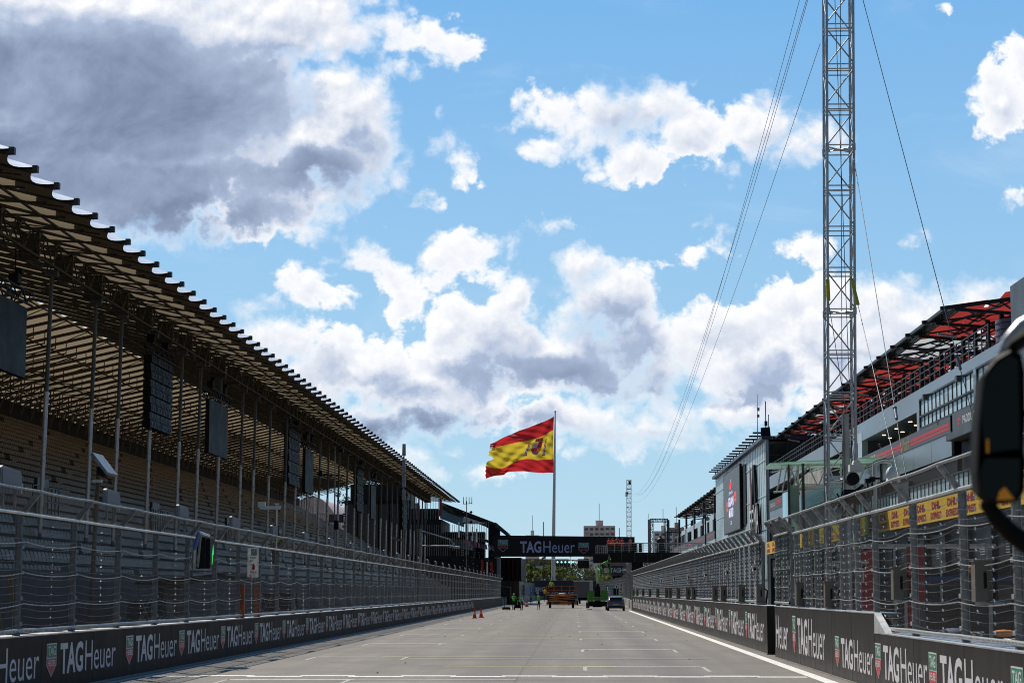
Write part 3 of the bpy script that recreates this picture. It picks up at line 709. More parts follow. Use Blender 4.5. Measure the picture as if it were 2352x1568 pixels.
for (y0, y1, zb, zt) in [(65.8, 72.4, 9.75, 12.35), (109.6, 115.6, 9.6, 12.6), (149.5, 154.2, 9.4, 12.7), (198.5, 203.5, 9.2, 12.6)]:
    t = thing('hanging_screen', f'grey back of a hanging screen under the stand roof, {ORD[k]} from the camera', 'screen', (tx, y0, zb), 0, 'screens hung under the grandstand roof')
    MB(scr).box((tx - .12, y0, zb), (tx + .12, y1, zt), .01).build('panel', t)
    m = MB(black); hang_frame(m, y0, y1, zt + .05); m.build('lifting_frame', t); k += 1
k = 0
for (y0, y1, zb, zt) in [(93.8, 99.0, 9.7, 13.2), (140.2, 146.0, 9.5, 13.3), (185, 190.5, 9.4, 13.2), (234.5, 241, 9.2, 13.2)]:
    t = thing('speaker_array', f'black loudspeaker array hung under the stand roof, {ORD[k]} from the camera', 'loudspeaker', (tx, y0, zb), 0, 'speaker arrays hung under the grandstand roof')
    m = MB(black); n = 9; hh = (zt - zb) / n
    for i in range(n):
        for j in range(4):
            a = y0 + (y1 - y0) * j / 4; m.box((tx - .2, a + .04, zb + i * hh + .02), (tx + .22 - (i % 2) * .05, a + (y1 - y0) / 4 - .04, zb + (i + 1) * hh - .02), .02)
    m.build('cabinets', t)
    m = MB(mat('rigging_pin_grey', (.04, .042, .05), .4, .3))  # dark grey pins on the cabinet fronts
    for i in range(n):
        for j in range(8): m.cbox((tx + .235, y0 + (j + .5) * (y1 - y0) / 8, zb + (i + .5) * hh), (.02, .05, .16))
    m.build('rigging_pins', t, kind='stuff')
    m = MB(black); hang_frame(m, y0, y1, zt); m.build('lifting_frame', t); k += 1
# ------------------------------------------------------------------ things between the left fence and the stand
t = thing('camera_pole', 'brown wooden pole carrying a tilted flat panel and camera behind the left fence', 'pole', (-12.2, 50.2, 0))
wood = mat('brown_wooden_pole', (.16, .11, .07), .7, 0, .25, 4, stretch=(1, 1, .2))
MB(wood).tube((-12.2, 50.2, 0), (-12.05, 50.2, 4.95), .065, .055, 10).build('pole', t)
MB(galvd).prism([(-11.95, 50.0, 5.30), (-11.55, 50.0, 4.82), (-11.50, 50.0, 4.87), (-11.90, 50.0, 5.37)], (0, -1.1, 0)).build('panel', t)
m = MB(black); m.cbox((-11.85, 49.7, 4.95), (.18, .3, .2)); m.bar((-12.05, 50.1, 4.9), (-11.8, 49.6, 5.05), .06); m.tube((-11.75, 49.4, 4.85), (-11.75, 49.7, 4.85), .07); m.build('camera_head', t)
MB(white).cbox((-11.85, 49.3, 4.68), (.22, .14, .07)).build('small_lamp', t)
def smallpost(name, label, x, y, h, r, cm, kind, arms=0):
    t = thing(name, label, kind, (x, y, 0)); MB(cm).tube((x, y, 0), (x, y, h), r, r * .8, 10).build('pole', t)
    m = MB(cm)
    if arms: m.bar((x - .7, y, h - .15), (x + .15, y, h - .15), .10, .14); m.cbox((x - .62, y, h - .02), (.3, .2, .22))
    m.cbox((x, y, h), (r * 3, r * 3, .06)); m.build('head', t); return t
smallpost('camera_post', 'slim shiny post with a side bracket in front of the stand seats', -12.3, 82.4, 5.55, .06, steelb, 'post', 1)
smallpost('camera_post', 'slim dark post with bracket further along the stand', -13.0, 152, 6.0, .06, galvd, 'post', 1)
t = thing('camera_mast', 'thin tubular mast with crossed small cameras in front of the stand', 'mast', (-13.2, 110, 0))
m = MB(galvd); m.tube((-13.2, 110, 0), (-13.2, 110, 9.9), .05, .035); m.build('pole', t)
m = MB(black); m.bar((-14.2, 110, 8.4), (-12.6, 110, 8.3), .05); m.cbox((-14.0, 110, 8.45), (.2, .3, .3)); m.cbox((-12.9, 110, 9.7), (.3, .4, .2)); m.bar((-13.5, 110, 9.6), (-12.8, 110, 10.0), .05); m.cbox((-13.1, 110, 5.6), (.25, .25, .5)); m.build('camera_head', t)
# green digital arrow board with blue pole by the fence
gl_on = mat('green_lit_led', (.02, .3, .08), .5, emit=(.03, .70, .16, .8))
t = thing('arrow_board', 'black digital board with a lit green arrow hung on the left fence', 'digital board', (-9.95, 52.6, 2.2))
P = lambda x, y, Y: atY(x, y, Y)
a, b = P(455, 1233, 53.4), P(482, 1305, 53.4)
MB(black).box((a.x, 53.2, b.z), (b.x - .10, 54.0, a.z), .01).build('housing', t)
MB(blackg).box((b.x - .10, 53.4, b.z + .02), (b.x, 54.1, a.z - .04), .006).build('side_panel', t)
m = MB(gl_on); xx = b.x + .006
c0, c1 = a.z - .18, b.z + .12
m.prism([(xx, 53.62, c1), (xx, 53.70, c1), (xx, 53.82, c0 - .25), (xx, 53.92, c0 - .28), (xx, 53.80, c0), (xx, 53.62, c0 - .32), (xx, 53.70, c0 - .28)], (.004, 0, 0)); m.build('arrow', t)
m = MB(galv); p0, p1 = P(444, 1308, 52.6), P(446, 1262, 52.6); m.tube(p0, p1, .05); m.mat(mat('blue_sleeve', (.08, .16, .45), .5)).tube(p1, P(457, 1222, 52.6), .055); m.mat(steelb).tube(P(457, 1222, 52.6), P(480, 1230, 53.3), .04); m.build('support_pole', t)
MB(mat('pale_green_edge', (.30, .36, .28), .5)).tube(P(461, 1228, 53.0), P(454, 1302, 53.0), .03).build('edge_tube', t)
# exit / fire banner
def sign(name, label, cx0, cy0, cx1, cy1, Y, base_m, cat='sign', th=.03):
    a, b = atY(cx0, cy0, Y), atY(cx1, cy1, Y)
    t = thing(name, label, cat, (a.x, Y, b.z)); MB(base_m).box((a.x, Y, b.z), (b.x, Y + th, a.z)).build('board', t)
    return t, a.x, b.x, b.z, a.z
bw = mat('white_banner_cloth', (.85, .85, .85), .7, 0, .1, 5, trans=.35)
sgreen = mat('sign_green', (.02, .22, .07), .6); sred = mat('sign_red', (.60, .02, .02), .6)
t, x0, x1, z0, z1 = sign('exit_banner', 'white hanging banner reading EXIT and FIRE with arrows on left fence', 569, 1258, 593, 1325, 62.6, bw)
w_, h_ = x1 - x0, z1 - z0; Yf = 62.595
m = MB(sgreen); m.poly([(x0 + w_ * .3, Yf, z1 - h_ * .25), (x0 + w_ * .85, Yf, z1 - h_ * .25), (x0 + w_ * .85, Yf, z1 - h_ * .03), (x0 + w_ * .3, Yf, z1 - h_ * .03)])
text(m, 'EXIT', (x0 + w_ * .25, Yf, z1 - h_ * .36), (1, 0, 0), Z, w_ * .6, h_ * .07, .02)
m.bar((x0 + w_ * .27, Yf, z1 - h_ * .47), (x0 + w_ * .5, Yf, z1 - h_ * .40), .025, .01); m.bar((x0 + w_ * .27, Yf, z1 - h_ * .47), (x0 + w_ * .42, Yf, z1 - h_ * .47), .03, .01); m.bar((x0 + w_ * .27, Yf, z1 - h_ * .47), (x0 + w_ * .27, Yf, z1 - h_ * .42), .03, .01)
m.mat(white); yq = Yf - .004      # running figure and doorway
m.poly([(x0 + w_ * .37, yq, z1 - h_ * .235), (x0 + w_ * .44, yq, z1 - h_ * .235), (x0 + w_ * .44, yq, z1 - h_ * .05), (x0 + w_ * .37, yq, z1 - h_ * .05)])
m.poly([(x0 + w_ * .74, yq, z1 - h_ * .235), (x0 + w_ * .80, yq, z1 - h_ * .235), (x0 + w_ * .80, yq, z1 - h_ * .05), (x0 + w_ * .74, yq, z1 - h_ * .05)])
for (u0, v0, u1, v1) in ((.60, .08, .56, .15), (.56, .15, .49, .22), (.56, .15, .68, .22), (.60, .10, .69, .13), (.60, .10, .5, .12)):
    m.bar((x0 + w_ * u0, yq, z1 - h_ * v0), (x0 + w_ * u1, yq, z1 - h_ * v1), .028, .008)
m.sphere((x0 + w_ * .62, yq, z1 - h_ * .06), .022, 8, 5, (1, .3, 1)); m.build('exit_symbol', t)
m = MB(sred); m.box((x0 + w_ * .45, Yf - .003, z1 - h_ * .74), (x0 + w_ * .68, Yf, z1 - h_ * .58)); m.poly([(x0 + w_ * .45, Yf, z1 - h_ * .58), (x0 + w_ * .68, Yf, z1 - h_ * .58), (x0 + w_ * .58, Yf, z1 - h_ * .55), (x0 + w_ * .5, Yf, z1 - h_ * .55)])
m.bar((x0 + w_ * .57, Yf - .004, z1 - h_ * .55), (x0 + w_ * .30, Yf - .004, z1 - h_ * .56), .03, .01); m.bar((x0 + w_ * .57, Yf - .004, z1 - h_ * .555), (x0 + w_ * .57, Yf - .004, z1 - h_ * .53), .03, .01)
text(m, 'FIRE', (x0 + w_ * .25, Yf, z1 - h_ * .86), (1, 0, 0), Z, w_ * .6, h_ * .07, .02)
m.bar((x0 + w_ * .25, Yf, z1 - h_ * .96), (x0 + w_ * .48, Yf, z1 - h_ * .89), .025, .01); m.bar((x0 + w_ * .25, Yf, z1 - h_ * .96), (x0 + w_ * .42, Yf, z1 - h_ * .96), .03, .01); m.bar((x0 + w_ * .25, Yf, z1 - h_ * .96), (x0 + w_ * .25, Yf, z1 - h_ * .91), .03, .01); m.build('fire_symbol', t)
# orange door posts in the fence opening
dorg = mat('burnt_orange_panel', (.50, .12, .015), .6, 0, .2, 3)
for i, (xa, xb, Y, nm) in enumerate([(552, 560, 62.8, 'nearer'), (583, 596, 66.4, 'farther')]):
    a, b = atY(xa, 1343, Y), atY(xb, 1418, Y)
    t = thing('padded_post', f'orange padded post beside the fence opening under the exit banner, the {nm} one', 'post', ((a.x + b.x) / 2, Y, b.z), 0, 'orange posts at the fence opening')
    m = MB(dorg)
    m.box((a.x, Y, b.z - .1), (b.x, Y + .14, a.z), .01); m.build('pad', t)
    m = MB(galvd); m.box((a.x - .01, Y - .01, a.z), (b.x + .01, Y + .15, a.z + .05)); m.box((a.x - .01, Y - .01, (a.z + b.z) / 2), (b.x + .01, Y + .15, (a.z + b.z) / 2 + .04)); m.build('band', t)
# leaning yellow-brown planks, covered equipment
t = thing('leaning_timber', 'row of ochre timber planks leaning together behind the left fence', 'timber', (-13.4, 45, 0))
ow = mat('ochre_timber', (.30, .15, .035), .7, 0, .2, 3, stretch=(1, 1, .2))
for i in range(3):
    x = -13.55 + i * .38; MB(ow).bar((x, 45, 2.35), (x + .55, 44.6, .0), .12, .05).build('plank', t)
MB(ow).bar((-13.1, 44.75, .9), (-12.2, 44.75, .9), .10, .04).build('cross_plank', t)
blk = mat('black_equipment_cover', (.018, .02, .026), .55, 0, .3, 2, .5)
nv = mat('navy_plastic', (.04, .06, .12), .5, 0, .2, 2)
def heap(name, label, x, y, sx, sy, h, cat, m_=blk, seed=1):
    q = random.Random(seed); t = thing(name, label, cat, (x, y, 0))
    m = MB(m_); m.box((x - sx / 2, y - sy / 2, 0), (x + sx / 2, y + sy / 2, h * .55), .06)
    m.box((x - sx * .3, y - sy * .3, h * .55), (x + sx * .35, y + sy * .3, h), .08); m.build('cover', t)
    m = MB(galvd)
    for i in range(6): m.bar((x + q.uniform(-.5, .5) * sx, y - sy * .52, 0), (x + q.uniform(-.5, .5) * sx, y - sy * .4, h * q.uniform(.6, 1.15)), .035)
    m.build('tubes', t); return t
heap('covered_equipment', 'black covered equipment at the left picture edge behind the fence', -14.6, 43.5, 2.2, 1.6, 1.75, 'equipment', seed=2)
heap('covered_equipment', 'black covered equipment with light tubes left of the arrow board', -13.2, 62, 2.0, 1.8, 1.7, 'equipment', seed=3)
heap('covered_equipment', 'black covered equipment right of the orange posts', -13.5, 92, 2.6, 2.0, 1.9, 'equipment', seed=5)
t = thing('event_tent', 'dark tent with a thin white roof edge behind the left fence', 'tent', (-13.6, 70, 0))
m = MB(blk); m.prism([(-15.4, 70, 2.3), (-12.2, 70, 2.6), (-12.2, 70, 2.5), (-15.4, 70, 2.2)], (0, 7, 0)); m.box((-15.2, 72, 0), (-14.8, 76, 2.2)); m.build('roof', t)
MB(white).bar((-13.2, 69.95, 2.55), (-12.2, 69.95, 2.66), .05).build('roof_edge', t)
m = MB(galvd)
for x in (-15.3, -12.3): m.bar((x, 70.1, 0), (x, 70.1, 2.4), .06); m.bar((x, 76.8, 0), (x, 76.8, 2.4), .06)
m.build('frame', t)
# tall slim antenna poles and the big bracket post
t = thing('antenna_pole', 'tall thin pole with white stacked antenna units near the stand roof end', 'antenna', (-13.0, 152.5, 0))
m = MB(galvd); m.tube((-13, 152.5, 0), (-13, 152.5, 13.2), .07, .05); m.build('pole', t)
m = MB(mat('pale_grey_unit', (.38, .39, .42), .5));
for z0, z1 in ((12.3, 13.2), (11.0, 12.0), (9.9, 10.8), (8.9, 9.7)): m.box((-13.14, 152.4, z0), (-12.86, 152.6, z1), .02)
m.build('antenna_unit', t)
t = thing('bracket_post', 'thick grey post with two horizontal arms and a lamp box above the fence', 'post', (-11.5, 149, 0))
MB(galvd).tube((-11.5, 149, 0), (-11.5, 149, 6.6), .17, n=12).build('post', t)
m = MB(galv); m.tube((-11.4, 149, 6.45), (-9.2, 149, 5.8), .05); m.tube((-11.4, 149, 5.35), (-9.25, 149, 5.35), .05); m.tube((-9.25, 149, 5.35), (-9.25, 149, 5.85), .03); m.tube((-9.2, 149, 5.8), (-8.9, 149, 5.4), .04); m.build('arm', t)
m = MB(scr); m.box((-9.2, 148.9, 4.35), (-8.75, 149.1, 5.0)); m.mat(galv).tube((-9.3, 149, 5.3), (-8.5, 149, 5.2), .09); m.build('lamp_box', t)
t = thing('antenna_mast', 'thin mast topped by four whip antennas left of the flag', 'antenna', (-12, 224, 0))
m = MB(galvd); m.tube((-12, 224, 0), (-12, 224, 12.0), .06, .05); m.build('mast', t)
m = MB(black); m.bar((-12.35, 224, 11.7), (-11.4, 224, 11.8), .05)
for x in (-12.35, -12.05, -11.72, -11.42): m.tube((x, 224, 11.7), (x, 224, 12.5), .045, .03); 
for z in (10.7, 9.6, 8.2):
    m.bar((-12.4, 224, z - .05), (-11.5, 224, z + .08), .05); m.add([(-11.5 + a, 224, z + .1 + b) for a, b in ((-.18, 0), (0, .2), (.18, 0), (0, -.2))], [(0, 1, 2, 3)]); m.sphere((-12.3, 224, z), .12, 8, 5)
m.build('antenna', t)
# marshal leaning on the fence top is built with the people
# ------------------------------------------------------------------ dark hospitality blocks past the stand
dk = mat('black_building_panel', (.012, .013, .016), .6, 0, .25, .4, spec=.2); dk2 = mat('charcoal_panel', (.030, .034, .042), .45, 0, .2, .4)
bgl = glassmat('blue_grey_glass', (.18, .22, .26), .08, .6)
t = thing('hospitality_building', 'tall black box building seen under the far end of the stand roof', 'building', (-29, 300, 0))
MB(dk).box((-34.5, 300, 0), (-24.5, 318, 15.6)).box((-33.6, 299.7, 15.6), (-25.2, 317, 18.0)).build('wall', t)
m = MB(dk2)
for i in range(6): m.box((-34.0 + i * 1.6, 299.55, .5), (-32.6 + i * 1.6, 299.98, 15.0))
m.build('wall_panels', t)
m = MB(dk2); m.box((-36.5, 297, 12.2), (-34.5, 299, 13.4)); m.build('annex', t)
def rods(m, x0, x1, n, y, z0, z1, w_=.07):
    for i in range(n): x = x0 + (x1 - x0) * i / (n - 1); m.bar((x, y, z0), (x, y, z1), w_)
t = thing('terrace_building', 'dark stepped terrace building with glass balustrades and red banners left of the bridge', 'building', (-18, 296, 0))
m = MB(dk); m.box((-24.6, 297, 12), (-20.2, 300, 14.2)); m.box((-25, 296, 0), (-19.6, 316, 12.6)); m.box((-19.6, 296, 0), (-14.8, 316, 9.6)); m.box((-14.8, 296, 0), (-11.4, 316, 6.8)); m.build('wall', t)
m = MB(bgl); m.prism([(-19.8, 295.9, 12.7), (-19.8, 295.9, 15.3), (-16.2, 295.9, 12.6), (-16.2, 295.9, 11.4)], (0, .05, 0)); m.prism([(-18.2, 295.8, 8.6), (-18.2, 295.8, 9.9), (-14.8, 295.8, 9.2), (-14.8, 295.8, 7.9)], (0, .05, 0)); m.build('balustrade', t)
m = MB(galvd); rods(m, -24, -15.6, 26, 295.7, 7.2, 11.8, .06); rods(m, -16, -12.6, 14, 295.6, 9.2, 12.2, .06); rods(m, -24.5, -20, 12, 295.6, 12.6, 16.2, .07); m.build('posts', t)
rban = mat('deep_red_banner', (.28, .02, .03), .7)
for x, z0, z1 in ((-19.9, 13.0, 15.6), (-23.2, 12.5, 15.0), (-13.7, 3.2, 6.6), (-12.3, 3.4, 6.3)): MB(rban).box((x, 295.4, z0), (x + .38, 295.5, z1)).build('red_banner', t)
for x, z0, z1 in ((-15.9, 9.6, 11.8), (-15.1, 9.4, 11.5), (-14.5, 9.2, 11.2), (-17.1, 9.9, 12.2), (-12.9, 4.0, 6.3)): MB(white).box((x, 295.4, z0), (x + .28, 295.5, z1), .05).build('white_banner', t)
m = MB(mat('pale_parasol', (.42, .48, .52), .6)); m.prism([(-16.2, 295.2, 13.0), (-13.0, 295.2, 11.9), (-16.4, 295.2, 11.9)], (0, 1.5, 0)); m.build('awning', t)
t = thing('raked_roof_stand', 'black raked roof with tiled lower end and bracket arm beside the bridge', 'grandstand', (-14, 292, 0))
m = MB(dk); m.prism([(-19.9, 302, 15.35), (-11.8, 302, 12.25), (-11.8, 302, 11.35), (-19.9, 302, 14.35)], (0, 14, 0)); m.build('roof', t)
m = MB(mat('dark_ribbed_tiles', (.05, .05, .052), .5, .3))
for i in range(8):
    a, z = -11.8 + i * .25, 12.2 - i * .21; m.tube((a, 302, z), (a, 316, z), .16, n=6)
m.bar((-11.8, 302, 11.8), (-9.85, 302, 10.3), .1, .35); m.build('roof_tiles', t)
m = MB(dk); m.box((-12.9, 302.2, 0), (-11.2, 305, 11.6)); m.bar((-15.0, 302, 13.0), (-12.6, 302, 11.4), .3); m.build('pillar', t)
MB(dk).box((-20.5, 305, 0), (-13.6, 309, 11.0)).build('back_wall', t)
m = MB(dk2); m.prism([(-17.4, 303, 11.2), (-12.9, 303, 9.7), (-12.9, 303, 9.3), (-17.4, 303, 10.8)], (0, 6, 0)); m.build('lower_beam', t)
t = thing('festoon_terrace', 'row of hanging cloths and string lights on the dark terrace beside the bridge', 'decoration', (-12.5, 291, 0))
cols = [mat('c_rose', (.30, .10, .14), .8), mat('c_grey', (.22, .24, .28), .8), mat('c_plum', (.13, .06, .12), .8)]
for i in range(9):
    x = -16.0 + i * .5; m = MB(cols[i % 3]); m.prism([(x, 291, 9.5 - i * .1), (x + .36, 291, 9.3 - i * .1), (x + .46, 291, 8.6 - i * .1), (x + .15, 291, 8.7 - i * .1)], (0, .03, 0)); m.build('cloth', t)
m = MB(mat('warm_bulb', (.8, .8, .7), .3)); q = random.Random(5)
for i in range(40): m.cbox((-16.2 + q.random() * 4.6, 291, 4.8 + q.random() * 3.6), (.07, .07, .07))
m.build('bulbs', t)
t = thing('pavilion_building', 'low dark pavilion with greenish glass wall under the left end of the bridge', 'building', (-13, 312, 0))
MB(dk).box((-19, 312, 3.6), (-8.2, 345, 7.2)).build('upper_wall', t)
m = MB(mat('dark_green_glass', (.05, .07, .06), .2, 0, .3, .5)); m.box((-18.8, 312.3, 0), (-8.5, 344, 3.6)); m.build('glass_wall', t)
m = MB(mat('dark_red_post', (.07, .006, .010), .6)); 
for x in (-10.2, -9.6, -8.9): m.box((x, 311.6, 0), (x + .14, 311.9, 7.0))
m.build('red_column', t)
m = MB(galv); m.tube((-18, 311.5, 3.4), (-9.8, 311.5, 2.6), .07); m.tube((-9.8, 311.5, 2.6), (-9.8, 311.5, 1.0), .06); m.build('handrail', t)
# ------------------------------------------------------------------ pit building on the right
FX = 20.0
silver = mat('silver_cladding', (.25, .265, .29), .34, .5, .08, .25, stretch=(1, .3, 1))
silver2 = mat('pale_panel', (.50, .53, .57), .35, .3, .06, .3)
ban = mat('slate_banner', (.10, .11, .125), .6, 0, .06, .5)
bred = mat('banner_red', (.55, .045, .05), .6)
wing = mat('dark_window_glass', (.03, .04, .05), .08, 0, .2, .3, spec=.9)
wing2 = mat('sky_painted_glass', (.50, .64, .70), .25, .0, .2, .5)  # brightness of the reflected sky put into the pale base colour
mull = mat('black_mullion', (.02, .022, .025), .5)
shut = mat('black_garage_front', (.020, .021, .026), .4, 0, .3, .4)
dhy = mat('yellow_banner', (.80, .50, .02), .6, 0, .06, 1)
dhr = mat('banner_crimson', (.36, .010, .025), .6)
pinkw = mat('mural_panel', (.42, .38, .34), .6, 0, .35, .6)
def rt(mb, s, y, z, w_, h, bold=.0, x=FX): text(mb, s, (x, y, z), (0, -1, 0), Z, w_, h, bold)
def redbar(mb, y0, y1, z0, z1, x):
    mb.poly([(x, y0, z0), (x, y1, z0), (x, y1, z1), (x, y0, z1)])
def building(name, label, y0, y1, segs, garages=True, dep=26):
    t = thing(name, label, 'building', (FX, y0, 0))
    m = MB(dkgrey); m.box((FX + 2.5, y0 + .1, 0), (FX + dep, y1 - .1, 13.2)); m.build('core', t)
    m = MB(silver); m.box((FX, y0, 12.98), (FX + 2.6, 115.4, 13.55)); m.box((FX, 115.41, 12.3), (FX + 2.6, y1, 13.55)); m.build('parapet', t)
    m = MB(dkgrey); m.box((FX - .06, y0, 5.3), (FX + 2.6, y1, 5.95)); m.box((FX, y0, 9.9), (FX + 2.6, y1, 10.05)); m.build('floor_slab', t)
    return t
pb = building('pit_building', 'long grey pit building with red canopy and paddock club banners on the right', 82, 204, None)
for p_, q_ in (((FX - .14, 82, 10.12), (FX - .04, 104.7, 11.17)), ((FX - .08, 105.6, 10.28), (FX - .05, 142, 11.15)), ((FX - .08, 178, 10.0), (FX - .05, 204, 11.10))): MB(ban).box(p_, q_).build('banner', pb)
m = MB(white); x = FX - .15
rt(m, 'PADDOCK CLUB', 101.9, 10.44, 5.6, .42, .01, x); x2 = FX - .09
rt(m, 'PADDOCK CLUB', 137.5, 10.5, 5.6, .42, .01, x2); rt(m, 'PADDOCK CLUB', 184, 10.35, 4.6, .38, .01, FX - .085); rt(m, 'PADDOCK CLUB', 202.5, 10.35, 4.6, .38, .01, FX - .085); m.build('lettering', pb)
m = MB(bred)
for (a, b, x) in ((82, 95.6, FX - .145), (102.6, 103.3, FX - .145), (106, 118.2, FX - .085), (121, 131.4, FX - .085), (138.2, 139, FX - .085), (185, 189.5, FX - .085), (192, 197, FX - .085)):
    m = MB(bred); redbar(m, a, b, 10.66, 10.84, x); redbar(m, a, b, 10.46, 10.60, x); m.build('red_stripe', pb)
m = MB(mat('gold_script', (.50, .42, .10), .5)); rt(m, 'Madrid', 120.9, 10.32, 2.3, .75, -.01, FX - .09); m.build('script_lettering', pb)
# silver front panels under the balcony, joints
m = MB(silver)
for y in np.arange(105.6, 204, 6.0): m.box((FX - .04, y + .03, 9.05 if y < 170 else 8.8), (FX + .10, min(y + 5.97, 204), 10.4))
m.build('front_panel', pb)
m = MB(dkgrey); m.box((FX - .5, 84, 9.8), (FX + .1, 104.7, 10.1)); m.box((FX - .5, 84, 9.74), (FX + 2, 104.7, 9.79)); m.build('balcony_edge', pb)
m = MB(black); m.box((FX + .3, 84, 5.95), (FX + .5, 104.7, 9.7)); m.box((FX + .12, 105.0, 5.95), (FX + .5, 204, 9.04)); m.build('shade_sheets', pb)  # black sheets stand in for the shade under balcony and overhang
# upper windows
def windows(m, mg, y0, y1, z0, z1, n, x=FX, zs=()):
    mg.poly([(x + .10, y0, z0), (x + .10, y1, z0), (x + .10, y1, z1), (x + .10, y0, z1)])
    for i in range(n + 1):
        y = y0 + (y1 - y0) * i / n; m.box((x + .06, y - .05, z0), (x + .12, y + .05, z1))
    for z in (z0, z1) + tuple(zs): m.box((x - .01, y0, z - .05), (x + .14, y1, z + .05))
def window(par, y0, y1, z0, z1, n, zs=(), x=FX, g=wing2):
    m = MB(mull); mg = MB(g); windows(m, mg, y0, y1, z0, z1, n, x, zs)
    f = m.build('window_frame', par); mg.build('pane', f, loc=(0, 0, 0))
window(pb, 99.6, 115.4, 11.25, 12.93, 13, (11.95,)); window(pb, 88, 99, 11.25, 12.93, 8, (11.95,)); 
MB(silver).box((FX - .01, 98.95, 11.17), (FX + .3, 99.6, 12.97)).build('corner_panel', pb); m = MB(silver); m.box((FX - .01, 115.42, 11.16), (FX + .3, 116.2, 12.29)); m.build('corner_panel', pb)
# open balcony recess with ceiling lamps
m = MB(black); m.box((FX + 1.9, 116.2, 10.05), (FX + 2.0, 138.4, 12.3)); m.build('balcony_back', pb)
m = MB(mat('ceiling_lamp', (.9, .8, .6), .4, emit=(1, .75, .45, 3)))
for i in range(8): m.cbox((FX + .7 + (i % 2) * .8, 117.5 + i * 2.6, 12.28), (.22, .22, .03))
m.build('ceiling_lamps', pb)
m = MB(silver2); m.box((FX - .02, 138.4, 9.8), (FX + .4, 140.4, 12.9)); m.box((FX - .02, 141.6, 9.8), (FX + .4, 142.6, 12.9)); m.build('white_pilaster', pb)
m = MB(mull)
for i in range(26): y = 142.8 + i * .6; m.bar((FX + .2, y, 10.0), (FX + .2, y, 12.3), .06)
m.build('screen_bars', pb)
m = MB(pinkw); m.prism([(FX + .1, 158, 10.2), (FX + .1, 190, 10.2), (FX + .1, 190, 11.4), (FX + .1, 158, 12.6)], (.2, 0, 0)); m.build('mural', pb)
# first floor windows, yellow banner, garages
window(pb, 84, 96, 7.0, 8.0, 10); window(pb, 98, 118, 7.0, 8.0, 16, (), FX - .3); window(pb, 122, 142, 7.0, 8.0, 16, (), FX - .3)
m = MB(dkgrey); m.box((FX - .25, 96, 5.95), (FX + .1, 98, 9.0)); m.box((FX - .28, 118, 5.95), (FX, 122, 8.4)); m.build('pier', pb)
m = MB(dhy); m.box((FX - .42, 84, 5.72), (FX - .32, 129, 6.93)); m.box((FX - .42, 133.5, 5.72), (FX - .32, 140, 6.93)); m.box((FX - .42, 145, 5.7), (FX - .32, 160, 6.9)); m.box((FX - .42, 172, 5.7), (FX - .32, 204, 6.9)); m.build('yellow_banner', pb)
m = MB(dhr); y = 128.2
while y > 87:
    rt(m, 'DHL', y, 6.38, 2.5, .42, .05, FX - .43); rt(m, 'EXPRESS', y + .4, 5.85, 3.2, .38, .04, FX - .43); y -= 4.6
for y in (139, 159, 154, 149.5, 203, 198, 193, 188, 183, 178):
    rt(m, 'DHL', y, 6.35, 2.3, .42, .05, FX - .43); rt(m, 'EXPRESS', y + .3, 5.82, 3.0, .38, .04, FX - .43)
m.build('banner_lettering', pb)
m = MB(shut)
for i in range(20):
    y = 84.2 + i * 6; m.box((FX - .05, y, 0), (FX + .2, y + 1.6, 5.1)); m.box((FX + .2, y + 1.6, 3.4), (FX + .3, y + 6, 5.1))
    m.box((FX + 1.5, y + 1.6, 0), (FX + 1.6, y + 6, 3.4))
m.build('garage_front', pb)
m = MB(silver2)
for i in range(20):
    y = 84.2 + i * 6
    for k in range(5): m.box((FX + .18, y + 2.3, 3.75 + k * .13), (FX + .19, y + 3.9, 3.80 + k * .13))
m.build('louvres', pb)
m = MB(white); rt(m, 'MY GARAGE', 117, 4.55, 1.9, .28, .0, FX + .15); rt(m, 'DRIVE', 116, 2.2, .8, .24, .01, FX - .06); m.build('garage_lettering', pb)
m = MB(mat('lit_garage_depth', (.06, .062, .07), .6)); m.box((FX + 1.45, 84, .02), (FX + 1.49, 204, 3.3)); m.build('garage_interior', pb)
# parapet railing with slanting posts
m = MB(mat('dark_tube', (.10, .10, .11), .4, .5))
for z in (.45, .85, 1.2): m.tube((FX + .05, 96, 13.55 + z), (FX + .05, 204, 13.55 + z), .028, n=5)
for i in range(68): y = 96 + i * 1.6; m.bar((FX + .05, y, 13.5), (FX + .05, y, 14.8), .06)
m.build('roof_railing', pb)
m = MB(black); q = random.Random(4)   # people-sized clutter on the roof terrace
for i in range(120):
    y = q.uniform(100, 200); x = FX + q.uniform(1.5, 9); z = q.uniform(13.6, 16.2); m.bar((x, y, z), (x + q.uniform(-1, 1), y + q.uniform(-1.5, 1.5), z + q.uniform(-.3, .3)), .08)
for i in range(30):
    y = 98 + i * 3.6; m.box((FX + 3.4, y, 13.5), (FX + 3.6, y + .35, 17.2)); m.box((FX + 7.4, y, 13.5), (FX + 7.6, y + .35, 17.2))
m.build('terrace_frames', pb, kind='stuff')
m = MB(dkgrey); m.bar((FX - .1, 110.2, 12.75), (FX - .45, 110.2, 12.75), .08); m.cbox((FX - .55, 110.2, 12.6), (.3, .5, .3)); m.bar((FX - .1, 100.6, 12.75), (FX - .45, 100.6, 12.75), .08); m.cbox((FX - .55, 100.6, 12.6), (.3, .5, .3)); m.build('wall_lamp', pb)
